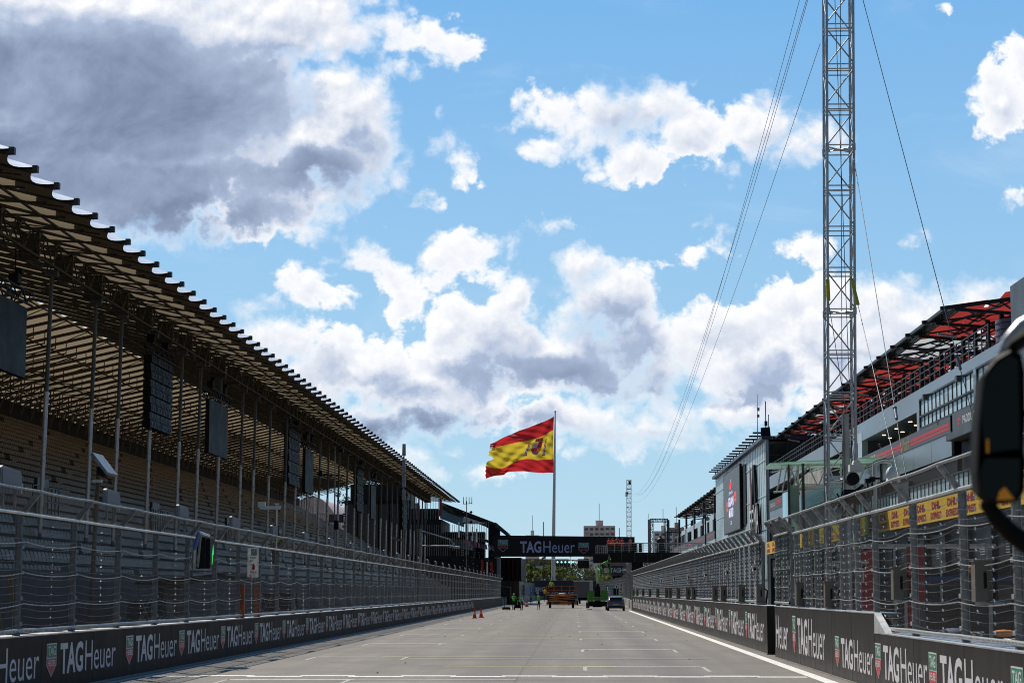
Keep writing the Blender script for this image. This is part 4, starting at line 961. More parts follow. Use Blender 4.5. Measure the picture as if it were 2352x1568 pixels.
# red canopy: slanted dark lattice with membranes
def canopy(name, label, x0, z0, y0, y1, redf, bay=6.2, W=13.0, rise=.13, q=random.Random(8)):
    t = thing(name, label, 'canopy', (x0, y0, z0)); fr = MB(mat('black_steel_truss', (.018, .018, .020), .5, .3)); n = int((y1 - y0) / bay)
    cloth = mat('red_membrane', (.46, .055, .048), .6, 0, .12, .3, trans=.45); clothw = mat('pale_membrane', (.62, .64, .66), .5, 0, .06, .3, trans=.5)
    glz = glassmat('canopy_glass', (.42, .50, .50), .1, .5)
    zz = lambda x: z0 + rise * (x - x0)
    mr = MB(cloth); mw = MB(clothw); mg = MB(glz)
    for i in range(n + 1):
        y = y0 + i * bay
        fr.bar((x0 - .3, y, zz(x0) - .05), (x0 + W, y, zz(x0 + W)), .24, .20)
        fr.bar((x0 + .5, y, zz(x0) - .1), (x0 + 7.5, y + .0, zz(x0 + 3) - 1.0), .16, .16); fr.bar((x0 + 7.5, y, zz(x0 + 3) - 1.0), (x0 + W, y, zz(x0 + W) - .8), .16, .16)
        for k in range(5):
            a = x0 + 2.0 + k * 1.9; fr.bar((a, y, zz(a)), (a + .9, y, zz(a) - .25 - .16 * k), .07); fr.bar((a + .9, y, zz(a) - .25 - .16 * k), (a + 1.9, y, zz(a + 1.9)), .07)
        fr.bar((x0 + 7.5, y, zz(x0 + 3) - 1.0), (x0 + 7.0, y, 13.5), .18)
        if i == n: break
        fr.bar((x0, y, zz(x0)), (x0, y + bay, zz(x0)), .12, .16); fr.bar((x0 + .9, y, zz(x0 + .9) + .05), (x0 + .9, y + bay, zz(x0 + .9) + .05), .10)
        for k in range(6):
            a = x0 + .9 + k * 2.1; b = a + 2.1
            fr.bar((a, y, zz(a) - .1), (b, y + bay, zz(b) - .1), .10); fr.bar((a, y, zz(a) - .12), (a, y + bay, zz(a) - .12), .09)
            if q.random() < .6: fr.bar((b, y, zz(b) - .3), (a, y + bay, zz(a) - .3), .10)
            f = redf(y)
            for (ya, yb) in ((y + .25, y + bay * .48), (y + bay * .53, y + bay - .25)):
                if q.random() < .86:
                    dz = q.uniform(0, .12); tgt = mr if q.random() < f else mw
                    s_ = q.uniform(.1, .4)
                    tgt.add([(a + .08 + s_, ya, zz(a) + dz + .42), (b - .08 + s_ * .3, ya, zz(b) + dz + .40), (b - .08, yb, zz(b) + dz - .12), (a + .08, yb, zz(a) + dz - .10)], [(0, 1, 2, 3)])
        mg.add([(x0 + .06, y + .1, zz(x0) + .02), (x0 + .84, y + .1, zz(x0) + .12), (x0 + .84, y + bay - .1, zz(x0) + .12), (x0 + .06, y + bay - .1, zz(x0) + .02)], [(0, 1, 2, 3)])
    fr.build('lattice', t); mr.build('red_membrane', t); (mw.v and mw.build('pale_membrane', t)); mg.build('glass_edge', t)
    m = MB(mat('canopy_lamp', (.5, .5, .5), .4, .5))
    for i in range(1, n, 2):
        y = y0 + i * bay; m.bar((x0 + .8, y + 1.2, zz(x0) - .55), (x0 + 1.9, y + 1.2, zz(x0) - .75), .26, .12)
    m.build('lamp_bar', t); return t
canopy('roof_canopy', 'red and black lattice canopy over the near pit building terrace', 20.4, 17.35, 108.5, 207, lambda y: .15 if 122 < y < 136 else .93, bay=5.8)
t = thing('roof_tower', 'plain grey boxy rooftop tower at the right picture edge', 'building', (FX, 78, 0))
m = MB(dkgrey); m.box((FX - .05, 74, 0), (FX + 12, 90.5, 15.75), 0); m.build('wall', t)
m = MB(mull); m.box((FX - .10, 76, 10.6), (FX - .04, 86, 12.4)); m.mat(ban).box((FX - .12, 74, 8.7), (FX - .06, 88, 10.3)); m.mat(bred); redbar(m, 74, 88, 9.6, 9.85, FX - .125); m.build('window_band', t)
t = thing('roof_tank', 'dull violet banded drum standing on the terrace beside the rooftop tower', 'tank', (FX + 1.0, 95, 13.55))
m = MB(mat('violet_drum', (.16, .13, .20), .5)); m.tube((FX + 1.2, 95.0, 13.55), (FX + 1.2, 95.0, 14.8), 1.0, n=20); m.build('drum', t)
m = MB(mull); [m.tube((FX + 1.2, 95.0, 13.7 + .3 * k), (FX + 1.2, 95.0, 13.74 + .3 * k), 1.02, n=20) for k in range(4)]; m.build('band', t)
# glazed tower with the big screen
gt = thing('glass_tower', 'tall glazed tower carrying a large screen and black letters on the right', 'building', (FX, 206, 0))
tg = mat('sky_painted_curtain_glass', (.52, .63, .67), .30, .0, .12, .12, stretch=(1, 1, .25))  # bright sky reflection carried by the pale diffuse colour
tgd = mat('dark_green_curtain_glass', (.02, .05, .045), .08, .3, .3, .3, spec=.8)
Y0, Y1, H = 207, 281, 17.6
m = MB(tg); m.box((FX, Y0, 0), (FX + .3, Y1, H)); m.build('glass_front', gt)
m = MB(tgd); m.box((FX + .3, Y0, 0), (FX + 16, Y0 + .2, H - .2)); m.build('glass_side', gt)
m = MB(dkgrey); m.box((FX + .3, Y0 + .2, 0), (FX + 16, Y1, H - .25)); m.build('core', gt)
m = MB(mull)
for i in range(38): y = Y0 + (Y1 - Y0) * i / 37; m.box((FX - .02, y - .035, 0), (FX + .01, y + .035, H))
for x in np.arange(FX + .3, FX + 16, 1.9): m.box((x - .05, Y0 - .06, 0), (x + .05, Y0, H))
for z in (4.8, 8.6, 12.4, 16.0): m.box((FX + .3, Y0 - .07, z - .06), (FX + 16, Y0 - .01, z + .06))
m.build('mullions', gt)
m = MB(steelb)
for z in (3.2, 8.4, 11.9, 15.6): m.box((FX - .06, Y0, z - .06), (FX - .02, Y1, z + .06))
m.box((FX - .10, Y0 - .08, 0), (FX + .0, Y0 + .02, H)); m.build('transoms', gt)
m = MB(mat('navy_fascia', (.03, .035, .09), .4)); m.box((FX - .5, Y0 - .3, H), (FX + 16, Y1 + .2, H + .35)); m.build('roof_edge', gt)
for i in range(16): m = MB(dk2); y = Y0 + 4 + i * 4.6; m.bar((FX - .1, y, H + .3), (FX - .1, y, H + .95), .12); m.box((FX - 1.0, y - .25, H + .92), (FX + .35, y + .25, H + 1.08)); m.build('roof_bracket', gt)
m = MB(black); a = atX(1668.7, 1108, FX - .5); yA, yB = 259.5, 235.5; zB, zT = 4.0, 15.0
zT = atX(1705.8, 1067.6, FX).z; zB = atX(1705.8, 1214, FX).z; m.box((FX - .45, 235, zB - .1), (FX - .2, 260.5, zT + .1)); s_ = m.build('screen_frame', gt)
m = MB(mat('dim_led_screen', (.045, .047, .05), .5, emit=(.05, .052, .055, 1.0))); X = FX - .46; m.poly([(X, 260, zB), (X, 235.6, zB), (X, 235.6, zT), (X, 260, zT)]); hs = zT - zB
m.build('screen_face', gt)
m = MB(mat('screen_red', (.5, .03, .03), .5, emit=(.75, .04, .04, .8))); X -= .012
for (a, b, c, d) in ((250.4, 248.2, .70, .80), (249.4, 247.6, .74, .83), (255.8, 253.4, .44, .52), (255.8, 253.4, .36, .42), (243.2, 240.4, .54, .62), (243.2, 240.4, .46, .52)):
    m.poly([(X, a, zB + hs * c), (X, b, zB + hs * c), (X, b - .4, zB + hs * d), (X, a - .4, zB + hs * d)])
m.build('screen_red_marks', gt)
m = MB(mat('screen_white', (.6, .6, .8), .5, emit=(.62, .62, .85, .8)))
text(m, 'FORMULA 1', (X, 248.5, zB + hs * .73), (0, -1, .03), Z, .9, hs * .14, .0); text(m, 'SPAIN', (X, 251.5, zB + hs * .62), (0, -1, 0), Z, 5.5, hs * .05, 0)
text(m, 'GRAN', (X, 252.6, zB + hs * .42), (0, -1, 0), Z, 8.2, hs * .16, .03); text(m, 'MADRID', (X, 251.8, zB + hs * .24), (0, -1, 0), Z, 7.0, hs * .15, .03); text(m, '2026', (X, 249.4, zB + hs * .12), (0, -1, 0), Z, 2, hs * .06, 0); m.build('screen_lettering', gt)
m = MB(black); m.box((FX - .12, 231, zB + .4), (FX - .04, 234.5, zT - .2)); m.build('dark_bay', gt)
bl = MB(black); wl2 = MB(white)
for (s, y, z, w_, h) in (('FE', 223.6, 8.35, 4.4, 2.6), ('MA', 218.6, 8.1, 5.4, 3.2), ('MA', 223.6, 4.9, 4.4, 2.9), ('DRID', 218.8, 4.8, 5.6, 3.1)):
    text(bl, s, (FX - .35, y, z), (0, -1, 0), Z, w_, h, .05, depth=.22); text(wl2, s, (FX - .36, y - .1, z + .1), (0, -1, 0), Z, w_ * .97, h * .93, .0)
bl.build('letter', gt); wl2.build('letter_face', gt)
m = MB(black); m.prism([(FX - .3, 222.8, 11.5), (FX - .3, 220.2, 15.8), (FX - .3, 219.2, 15.4), (FX - .3, 221.2, 11.5)], (.2, 0, 0)); m.prism([(FX - .3, 218.6, 11.5), (FX - .3, 219.4, 15.7), (FX - .3, 218.4, 15.7), (FX - .3, 217.0, 11.5)], (.2, 0, 0)); m.build('emblem', gt)
m = MB(mat('pink_flame_panel', (.50, .30, .30), .5)); m.prism([(FX - .2, 227.0, 3.0), (FX - .2, 224.4, 15.8), (FX - .2, 223.8, 12.0), (FX - .2, 225.2, 3.0)], (.1, 0, 0)); m.build('emblem_panel', gt)
t = thing('roof_display', 'grey square panels on a stand above the glazed tower roof corner', 'panel', (23.5, 210, 17.9))
A = lambda x, y: atY(x, y, 210)
a, b = A(1747.5, 982), A(1768.5, 1001); MB(scr).prism([(a.x, 210, a.z), (a.x, 210, b.z + .05), (b.x + .1, 210, b.z - .1), (b.x, 210, a.z + .1)], (0, .2, 0)).build('large_panel', t)
a, b = A(1756, 966.5), A(1763, 977.5); MB(scr).box((a.x, 210, b.z), (b.x, 210.2, a.z)).build('small_panel', t)
m = MB(galvd); a = A(1760, 1010); m.bar((a.x, 210.3, 17.9), (a.x, 210.3, 21.9), .1); m.bar((a.x + .3, 210.3, 17.9), (a.x + .3, 210.3, 20.5), .08); m.build('stand', t)
t = thing('roof_antenna', 'thin whip antenna with small units on the glazed tower roof', 'antenna', (22.3, 210, 17.9))
a = A(1740.5, 1030); b = A(1740, 905); m = MB(galvd); m.tube((a.x, 210, 17.9), (b.x, 210, b.z), .05, .015); m.cbox((a.x + .12, 210, b.z - 1.6), (.25, .2, .35)); m.cbox((a.x + .1, 210, b.z - 2.3), (.25, .2, .3)); m.build('mast', t)
t = thing('roof_box', 'pale green glazed box on the roof behind the tower corner', 'lift housing', (28, 214, 17.9))
MB(glassmat('pale_green_glass', (.55, .75, .72), .05, .4)).box((26.2, 214, 17.9), (28.9, 216, 19.5)).build('glass', t)
# farther pit building
pb2 = thing('pit_building', 'farther pit building with dark canopy beyond the glazed tower', 'building', (FX, 283, 0))
m = MB(dkgrey); m.box((FX + .6, 283, 0), (FX + 18, 400, 13.0)); m.build('core', pb2)
m = MB(silver2); m.box((FX - .05, 283, 6.6), (FX + .2, 398, 9.4)); m.box((FX, 283, 12.2), (FX + .3, 372, 13.0))
for y, z0 in ((288, 10.6), (300, 10.6), (316, 10.6), (333, 10.6), (352, 10.6)): m.box((FX - .02, y, z0), (FX + .3, y + 7, z0 + 1.6))
m.build('pale_panel', pb2)
m = MB(ban); m.box((FX - .12, 283, 9.4), (FX - .02, 398, 10.5)); m.build('banner', pb2)
for k in range(5): m = MB(bred); redbar(m, 286 + 24 * k, 302 + 24 * k, 9.85, 10.08, FX - .13); m.build('red_stripe', pb2)
for i in range(24): m = MB(mull); y = 284 + i * 4.8; m.bar((FX + .05, y, 10.5), (FX + .05, y, 15.5 if i % 5 == 0 else 12.2), .35 if i % 5 == 0 else .12); m.build('column', pb2)
canopy('roof_canopy', 'nearly black lattice canopy over the farther pit building', 20.6, 16.9, 290, 404, lambda y: .12, bay=7.6, rise=.10)
t = thing('scaffold_tower', 'dark scaffold stair tower at the end of the farther pit building', 'scaffold', (22, 392, 0))
m = MB(dk2)
for x in (19.2, 24.0):
    for y in (404, 408): m.bar((x, y, 0), (x, y, 16.3), .3)
for k in range(7): m.bar((19.2, 404, 2.3 * k), (24, 404, 2.3 * k), .25); m.bar((19.2, 404, 2.3 * k), (24, 404, 2.3 * k + 1.8), .12)
m.build('frame', t)
# glass pavilion in front of the pit building
gp = thing('glass_pavilion', 'clear glass pavilion with tubular truss roof standing in front of the pit building', 'pavilion', (17, 130, 0))
clr = glassmat('pale_clear_glass', (.66, .80, .78), .03, .55); clr2 = glassmat('green_edge_glass', (.40, .68, .58), .05, .5)
m = MB(clr); m.box((14.75, 130, 3.2), (20.0, 130.04, 8.9)); m.box((14.5, 130, 3.2), (14.54, 139, 8.7)); m.build('glass_wall', gp)
m = MB(mat('frosted_roof_glass', (.50, .66, .60), .3, 0, .15, .5, trans=.6)); m.prism([(12.6, 127.6, 10.05), (22.2, 127.6, 10.55), (22.2, 141, 10.7), (13.4, 141, 10.5)], (0, 0, .06)); m.box((13.9, 129.9, 1.6), (14.6, 129.96, 8.8)); m.build('glass_roof', gp)
m = MB(mat('white_tube', (.75, .77, .77), .3, .2))
for x in (14.0, 20.1): m.bar((x, 130, 0), (x, 130, 10.3), .16)
for x in (14.6, 17.4): m.bar((x, 130.1, 0), (x, 130.1, 10.2), .12)
for (p, q_) in (((13.0, 130, 8.35), (20.3, 130, 9.0)), ((13.6, 130, 10.1), (20.3, 130, 10.2)), ((14, 130, 8.6), (20.2, 130, 8.75))): m.tube(p, q_, .06)
for i in range(5):
    x = 14 + i * 1.25; m.tube((x, 130, 10.15), (x + .62, 130, 8.7), .05); m.tube((x + .62, 130, 8.7), (x + 1.25, 130, 10.15), .05)
    m.tube((x, 130, 10.15), (x + .6, 138, 10.1), .045); m.tube((x + .6, 130, 10.15), (x - .3, 138, 10.1), .04)
for i in range(4): m.tube((13.2 + i * .35, 129.8, 8.4 + i * .05), (13.5 + i * .35, 129.4, 10.1), .05)
m.build('tube_truss', gp)
m = MB(dkgrey); m.bar((13.95, 129.7, 0), (13.95, 129.7, 10.2), .14); m.bar((14.9, 129.8, 0), (14.9, 129.8, 10.25), .16); m.bar((19.95, 129.8, 0), (19.95, 129.8, 10.3), .16); m.build('dark_post', gp)
m = MB(mat('deep_green_sheet', (.01, .16, .06), .4)); m.box((13.2, 129.0, 3.0), (14.2, 129.05, 6.1)); m.mat(white); text(m, 'LL', (13.3, 128.99, 3.5), (1, 0, 0), Z, .7, .45, .01); m.build('green_sheet', gp)
t = thing('lamp_globe', 'round white lamp hanging from a bent arm above the near right fence', 'lamp', (9.7, 60.5, 0))
g0 = atY(2051, 1088, 60.5); m = MB(white); m.sphere(g0, .22, 16, 10, (1, 1, 1.05)); m.box((g0.x - .2, 60.3, g0.z - .25), (g0.x + .2, 60.7, g0.z - .12), .03); m.build('globe', t)
m = MB(mat('arm_white', (.55, .56, .58), .4)); m.path([(g0.x, 60.5, g0.z + .2), (g0.x, 60.5, g0.z + .36), (g0.x - .3, 60.5, g0.z + .38), (g0.x - .55, 60.5, g0.z + .30)], .05, 6); m.tube((g0.x - .55, 60.5, g0.z + .3), (g0.x - .6, 60.5, 0), .07); m.build('arm', t)
# equipment in the pit lane seen through the fence
def frame_rail(name, label, x, y, L):
    t = thing(name, label, 'barrier', (x, y, 0)); m = MB(rope); m.path([(x, y, 0), (x, y, 1.0), (x + .03, y, 1.08), (x + L - .03, y, 1.08), (x + L, y, 1.0), (x + L, y, 0)], .05, 8); m.build('rail', t); return t
for i, (x, y) in enumerate([(7.6, 36), (8.3, 35), (8.9, 37.5), (7.9, 42), (9.4, 40)]):
    frame_rail('pit_rail', f'inverted U tube rail behind the near right fence, {ORD[i]} of five', x, y, .62)
t = thing('pit_stand', 'black pit wall stand with blue shelf and orange gear behind the right fence', 'stand', (9, 47, 0))
m = MB(shut); m.box((8.2, 47, 0), (12.2, 49, 1.7)); m.box((8.2, 46.9, 2.1), (12.4, 49, 2.2)); [m.bar((8.2 + k * 1.0, 47, 0), (8.2 + k * 1.0, 47, 3.3), .06) for k in range(5)]; m.build('counter', t)
MB(mat('shelf_blue', (.03, .07, .22), .5)).box((8.2, 46.85, 2.2), (12.4, 46.9, 2.3)).build('shelf', t)
m = MB(orange); m.sphere((9.2, 46.8, 2.45), .13, 10, 6, (1.3, 1, .8)); m.build('helmet', t)
m = MB(orange); m.box((10.9, 46.7, 2.32), (11.2, 46.9, 2.5), .02); m.build('orange_case', t)
t = thing('pit_stand', 'second black pit wall stand with red panels behind the raised wall section', 'stand', (10, 66, 0))
m = MB(shut); m.box((9.0, 66, 0), (13.6, 68, 2.6)); m.build('counter', t)
m = MB(mat('deep_red_panel', (.40, .01, .02), .5)); m.box((9.4, 65.9, .6), (10.0, 65.98, 3.3)); m.box((10.9, 65.9, .6), (11.5, 65.98, 3.4)); m.build('red_panel', t)
m = MB(galv); m.box((8.9, 65.9, 3.4), (13.8, 68, 3.5)); [m.bar((9 + k * 1.5, 65.95, 0), (9 + k * 1.5, 65.95, 3.4), .07) for k in range(4)]; m.build('frame', t)
t = thing('red_ball', 'small bright red ball light beside a near right fence post', 'lamp', (7.9, 34, 1.5)); MB(mat('signal_red', (.9, .02, .03), .3, emit=(.9, .02, .03, .3))).sphere((8.0, 35.5, 1.62), .07, 10, 7).build('ball', t); MB(galv).tube((8.0, 35.5, 0), (8.0, 35.5, 1.56), .02).build('stem', t)
t = thing('yellow_panel', 'deep yellow quilted panel behind the fence at the right picture edge', 'panel', (9.5, 40, 0))
MB(mat('deep_yellow_quilt', (.70, .33, .01), .6, 0, .15, 4)).box((8.95, 40, 1.2), (10.2, 40.2, 3.0), .03).build('quilt', t); MB(galvd).tube((8.95, 40.1, 0), (8.95, 40.1, 3.0), .04).build('post', t)
t = thing('cloth_bundle', 'orange cloth bundle lying over a pit lane rail', 'cloth', (7.9, 40, 1.1))
mm = MB(mat('faded_orange_cloth', (.80, .32, .10), .8, 0, .2, 8)); mm.sphere((8.25, 38.9, 1.16), .14, 10, 6, (1.7, .8, .5)); mm.build('bundle', t)
t = thing('slatted_barrier', 'white slatted pit lane barrier low behind the near fence', 'barrier', (7.4, 33, 0))
m = MB(white); [m.box((7.55 + k * .07, 31.5, .1), (7.59 + k * .07, 31.53, .98)) for k in range(16)]; m.box((7.5, 31.5, .98), (8.7, 31.54, 1.02)); m.build('slats', t)
t = thing('folded_cover', 'crumpled blue white cover lying low behind the near right fence', 'cover', (7.6, 38.5, 0))
m = MB(mat('blue_white_cover', (.12, .14, .19), .6, 0, .4, 5)); m.sphere((7.35, 39.2, 1.12), .22, 12, 8, (1.6, 1.2, .6)); m.box((7.0, 38.9, 0), (7.7, 39.5, 1.1), .03); m.build('cover', t)
# ------------------------------------------------------------------ people
skin = mat('skin', (.42, .24, .16), .55, 0, .08, 6); hair = mat('dark_hair', (.02, .015, .012), .6); dtr = mat('dark_trousers', (.016, .017, .022), .8, 0, .2, 6)
jean = mat('blue_jeans', (.06, .09, .16), .8, 0, .2, 6); beige = mat('beige_trousers', (.30, .26, .20), .8); shoe = mat('black_shoe', (.012, .012, .012), .6)
gshirt = mat('bright_green_shirt', (.05, .62, .05), .7, 0, .12, 8); bshirt = mat('dark_shirt', (.02, .02, .025), .8); wcap = mat('white_cap', (.6, .6, .6), .7); capd = mat('black_cap', (.02, .02, .02), .7)
BASE = dict(pel=(0, 0, .95, .125), sp=(0, 0, 1.14, .115), ch=(0, .0, 1.36, .135), nk=(0, .0, 1.51, .05), hd=(0, .02, 1.62, .082), tp=(0, .01, 1.73, .055),
            sL=(-.18, 0, 1.43, .062), eL=(-.25, .02, 1.16, .042), wL=(-.26, .12, .94, .028), hL=(-.26, .15, .87, .035),
            sR=(.18, 0, 1.43, .062), eR=(.25, .02, 1.16, .042), wR=(.26, .12, .94, .028), hR=(.26, .15, .87, .035),
            pL=(-.09, 0, .90, .085), kL=(-.11, .02, .50, .055), aL=(-.12, -.02, .09, .038), tL=(-.13, .12, .04, .035),
            pR=(.09, 0, .90, .085), kR=(.11, .02, .50, .055), aR=(.12, -.02, .09, .038), tR=(.13, .12, .04, .035))
BN = [('pel', 'sp'), ('sp', 'ch'), ('ch', 'nk'), ('nk', 'hd'), ('hd', 'tp'), ('ch', 'sL'), ('sL', 'eL'), ('eL', 'wL'), ('wL', 'hL'), ('ch', 'sR'), ('sR', 'eR'), ('eR', 'wR'), ('wR', 'hR'),
      ('pel', 'pL'), ('pL', 'kL'), ('kL', 'aL'), ('aL', 'tL'), ('pel', 'pR'), ('pR', 'kR'), ('kR', 'aR'), ('aR', 'tR')]
def person(label, loc, rz, pose=None, top=gshirt, legs=dtr, vest=None, sleeves=None, cap=None, group=None, scale=1.0):
    J = dict(BASE)
    for k, v_ in (pose or {}).items(): J[k] = (*v_, J[k][3]) if len(v_) == 3 else v_
    ks = list(J); me = bpy.data.meshes.new('tmp'); me.from_pydata([J[k][:3] for k in ks], [(ks.index(a), ks.index(b)) for a, b in BN], [])
    o = bpy.data.objects.new('tmp', me); COL.objects.link(o); md = o.modifiers.new('s', 'SKIN'); o.modifiers.new('u', 'SUBSURF').levels = 1
    for i, k in enumerate(ks):
        d = me.skin_vertices[0].data[i]; d.radius = (J[k][3], J[k][3] * (.8 if k in ('ch', 'sp', 'pel') else 1)); d.use_root = (k == 'pel')
    dg = bpy.context.evaluated_depsgraph_get(); e = o.evaluated_get(dg).to_mesh()
    vs = [v_.co.copy() for v_ in e.vertices]; ns = [v_.normal.copy() for v_ in e.vertices]; fs = [tuple(p.vertices) for p in e.polygons]; cs = [p.center.copy() for p in e.polygons]
    o.evaluated_get(dg).to_mesh_clear(); bpy.data.objects.remove(o)
    V = {k: Vector(J[k][:3]) for k in ks}
    def seg(c):
        best = None
        for a, b in BN:
            p, q = V[a], V[b]; t = max(0, min(1, (c - p).dot(q - p) / (q - p).length_squared)); d = (c - p.lerp(q, t)).length
            if best is None or d < best[0]: best = (d, a + b)
        return best[1]
    S = [seg(c) for c in cs]
    def m_of(s):
        if s in ('nkhd', 'hdtp', 'wLhL', 'wRhR') or (s in ('eLwL', 'eRwR') and sleeves is None): return skin
        if s in ('pelpL', 'pLkL', 'kLaL', 'pelpR', 'pRkR', 'kRaR'): return legs
        if s in ('aLtL', 'aRtR'): return shoe
        if s[0] in 'se' and s[1] in 'LR': return sleeves or top
        return top
    mb = MB(); mb.sm = True; mb.v = [tuple(v_) for v_ in vs]
    for f, s in zip(fs, S): mb.mat(m_of(s)); mb.f.append(f); mb.m.append(mb.cm); mb.sf.append(True)
    mb.mat(skin)
    h = V['hd']; fw = Vector((0, 1, 0)); fw = (fw - (V['tp'] - V['hd']).normalized() * fw.dot((V['tp'] - V['hd']).normalized())).normalized(); up = (V['tp'] - V['hd']).normalized(); rt_ = fw.cross(up)
    mb.add([h + fw * .085 + up * .03, h + fw * .075 - rt_ * .018 - up * .015, h + fw * .115 - up * .012, h + fw * .075 + rt_ * .018 - up * .015], [(0, 1, 2), (0, 2, 3), (1, 3, 2)])
    for sd in (-1, 1): mb.sphere(h + rt_ * sd * .085 + up * .01, .022, 6, 4, (.5, 1, 1.3))
    for sd in 'LR':      # five unequal bent fingers on each hand
        w0, h0 = V['w' + sd], V['h' + sd]; d = (h0 - w0).normalized(); side = d.cross(Vector((0, 1, 0)) if abs(d.y) < .8 else Z).normalized(); cu = side.cross(d)
        for i, L in enumerate((.07, .08, .075, .06)):
            p = h0 + side * (.024 - i * .016) + d * .015; mb.path([p, p + d * L * .6, p + d * L * .9 + cu * L * .4], [.009, .008, .006], 5)
        p = h0 + side * .034 - d * .02; mb.path([p, p + side * .03 + d * .03, p + side * .03 + d * .055 + cu * .015], [.010, .009, .007], 5)
    mb.mat(hair)
    for sd in (-1, 1): mb.sphere(h + fw * .083 + rt_ * sd * .03 + up * .035, .009, 6, 4)
    t = thing('person', label, 'person', loc, rz, group); t.scale = (scale,) * 3
    b = mb.build('body', t, loc=(0, 0, 0))
    hb = MB(cap or hair); c = h + up * .055 - fw * .012
    hb.sphere(c, .098, 12, 7, (1, 1.05, .85))
    if cap: hb.bar(c + fw * .06 + up * .01, c + fw * .17 - up * .005, .13, .015)
    hb.build('cap' if cap else 'hair', t, loc=(0, 0, 0))
    if vest:
        idx = [i for i, s in enumerate(S) if s in ('pelsp', 'spch', 'chnk', 'chsL', 'chsR')]; vm = MB(vest); mp = {}
        for i in idx:
            for v_ in fs[i]:
                if v_ not in mp: mp[v_] = len(vm.v); vm.v.append(tuple(vs[v_] + ns[v_] * .018))
            vm.f.append(tuple(mp[v_] for v_ in fs[i])); vm.m.append(0); vm.sf.append(True)
        vm.mat(mat('silver_tape', (.75, .75, .72), .3, .3)); z = (V['pel'].z + V['ch'].z) / 2
        if abs(V['ch'].y - V['pel'].y) < .15:
            n_ = 16; pc = (V['pel'] + V['ch']) / 2; vv = [(pc.x + .150 * math.cos(6.283 * k / n_), pc.y + .125 * math.sin(6.283 * k / n_), z + dz) for dz in (-.02, .03) for k in range(n_)]
            vm.add(vv, [(k, (k + 1) % n_, (k + 1) % n_ + n_, k + n_) for k in range(n_)])
        vm.build('vest', t, loc=(0, 0, 0))
    return t
BEND = dict(sp=(0, .10, 1.08), ch=(0, .34, 1.18), nk=(0, .48, 1.20), hd=(0, .57, 1.22), tp=(0, .66, 1.25), sL=(-.17, .36, 1.20), sR=(.17, .36, 1.20), eL=(-.2, .45, .93), eR=(.2, .45, .93), wL=(-.16, .55, .72), wR=(.16, .55, .72), hL=(-.15, .57, .65), hR=(.15, .57, .65), kL=(-.13, .10, .52), kR=(.13, .10, .52))
STRIDE = dict(kL=(-.20, .02, .50), aL=(-.27, -.02, .09), tL=(-.33, .10, .04), kR=(.12, .04, .50), aR=(.14, -.04, .09), tR=(.2, .1, .04), eR=(.30, .16, 1.30), wR=(.22, .30, 1.52), hR=(.18, .30, 1.58))
ARMF = dict(eL=(-.22, .16, 1.2), wL=(-.16, .38, 1.18), hL=(-.14, .45, 1.18), eR=(.22, .16, 1.2), wR=(.16, .38, 1.18), hR=(.14, .45, 1.18))
FOLD = dict(eL=(-.26, .08, 1.18), wL=(-.02, .20, 1.20), hL=(.06, .20, 1.22), eR=(.26, .08, 1.18), wR=(.02, .18, 1.16), hR=(-.06, .18, 1.15))
HIP = dict(eL=(-.38, -.02, 1.2), wL=(-.19, .04, 1.02), hL=(-.15, .02, 1.0))
def pp(x, Y): return (x - 1318) / FPX * Y * 1.0
person('person in green shirt and pale cap standing by equipment at left barrier', (pp(1181, 213), 213, 0), R(200), ARMF, cap=wcap)
person('person in green shirt bending down over equipment near the left barrier', (pp(1199, 212), 212.4, 0), R(150), BEND, cap=capd)
person('person in green shirt standing alone with legs apart on the track', (pp(1239, 213), 212, 0), R(60), STRIDE)
person('small distant person in green near far left wall banners', (pp(1221, 324), 324, 0), R(10), FOLD, top=vest_g)
person('person in yellow green shirt climbing the side of the orange scissor lift', (pp(1251.5, 242), 242.5, .72), R(-60), dict(ARMF, kR=(.1, .25, .62), aR=(.1, .1, .28), tR=(.1, .24, .25)), top=vest_y)
person('person in lime vest standing on the orange scissor lift platform', (pp(1266, 240), 240.6, 1.56), R(170), HIP, top=vest_y, vest=vest_y)
person('person in dark clothes walking beyond the scissor lift', (pp(1259, 330), 330, 0), R(0), None, top=bshirt)
person('person in green shirt behind the parked hatchback at the right fence', (5.30, 222, 0), R(40), ARMF, top=gshirt)
person('person in green shirt leaning over boom lift basket', (3.02, 211.2, 3.85), R(-70), dict(BEND, tp=(0, .66, 1.33)), top=gshirt, cap=capd)
person('second person in dark vest reaching up in the boom lift basket', (3.72, 211.4, 3.80), R(40), dict(eR=(.3, .1, 1.62), wR=(.28, .2, 1.85), hR=(.28, .22, 1.92)), top=gshirt, vest=capd, cap=capd)
gx = [1399, 1405, 1408.5, 1417.5, 1423, 1430, 1448]
lb = ['far left of the orange group on the bridge deck, arms folded', 'shorter, half hidden among the orange group on the bridge', 'back turned in the orange group on the bridge, hand on hip', 'tallest in the middle of the orange group on the bridge', 'tucked behind the tallest of the orange group on bridge', 'beige trousers and orange vest on the bridge deck', 'apart at the right of the orange group, in jeans']
for i, x in enumerate(gx):
    person('person in orange vest, ' + lb[i], ((x - 1318) / FPX * 245, 245.6 + (i % 3) * .45, 6.72), R([20, -30, 10, 170, 60, -20, 30][i]), [FOLD, None, HIP, ARMF, FOLD, HIP, ARMF][i], top=vest_o, legs=[dtr, dtr, dtr, dtr, dtr, beige, jean][i], vest=vest_o,
           sleeves=[None, None, bshirt, bshirt, None, jean, jean][i], cap=[None, capd, None, None, capd, None, None][i], group='people in orange vests on the bridge deck', scale=[.99, .93, 1.0, 1.06, .97, 1.0, 1.02][i])
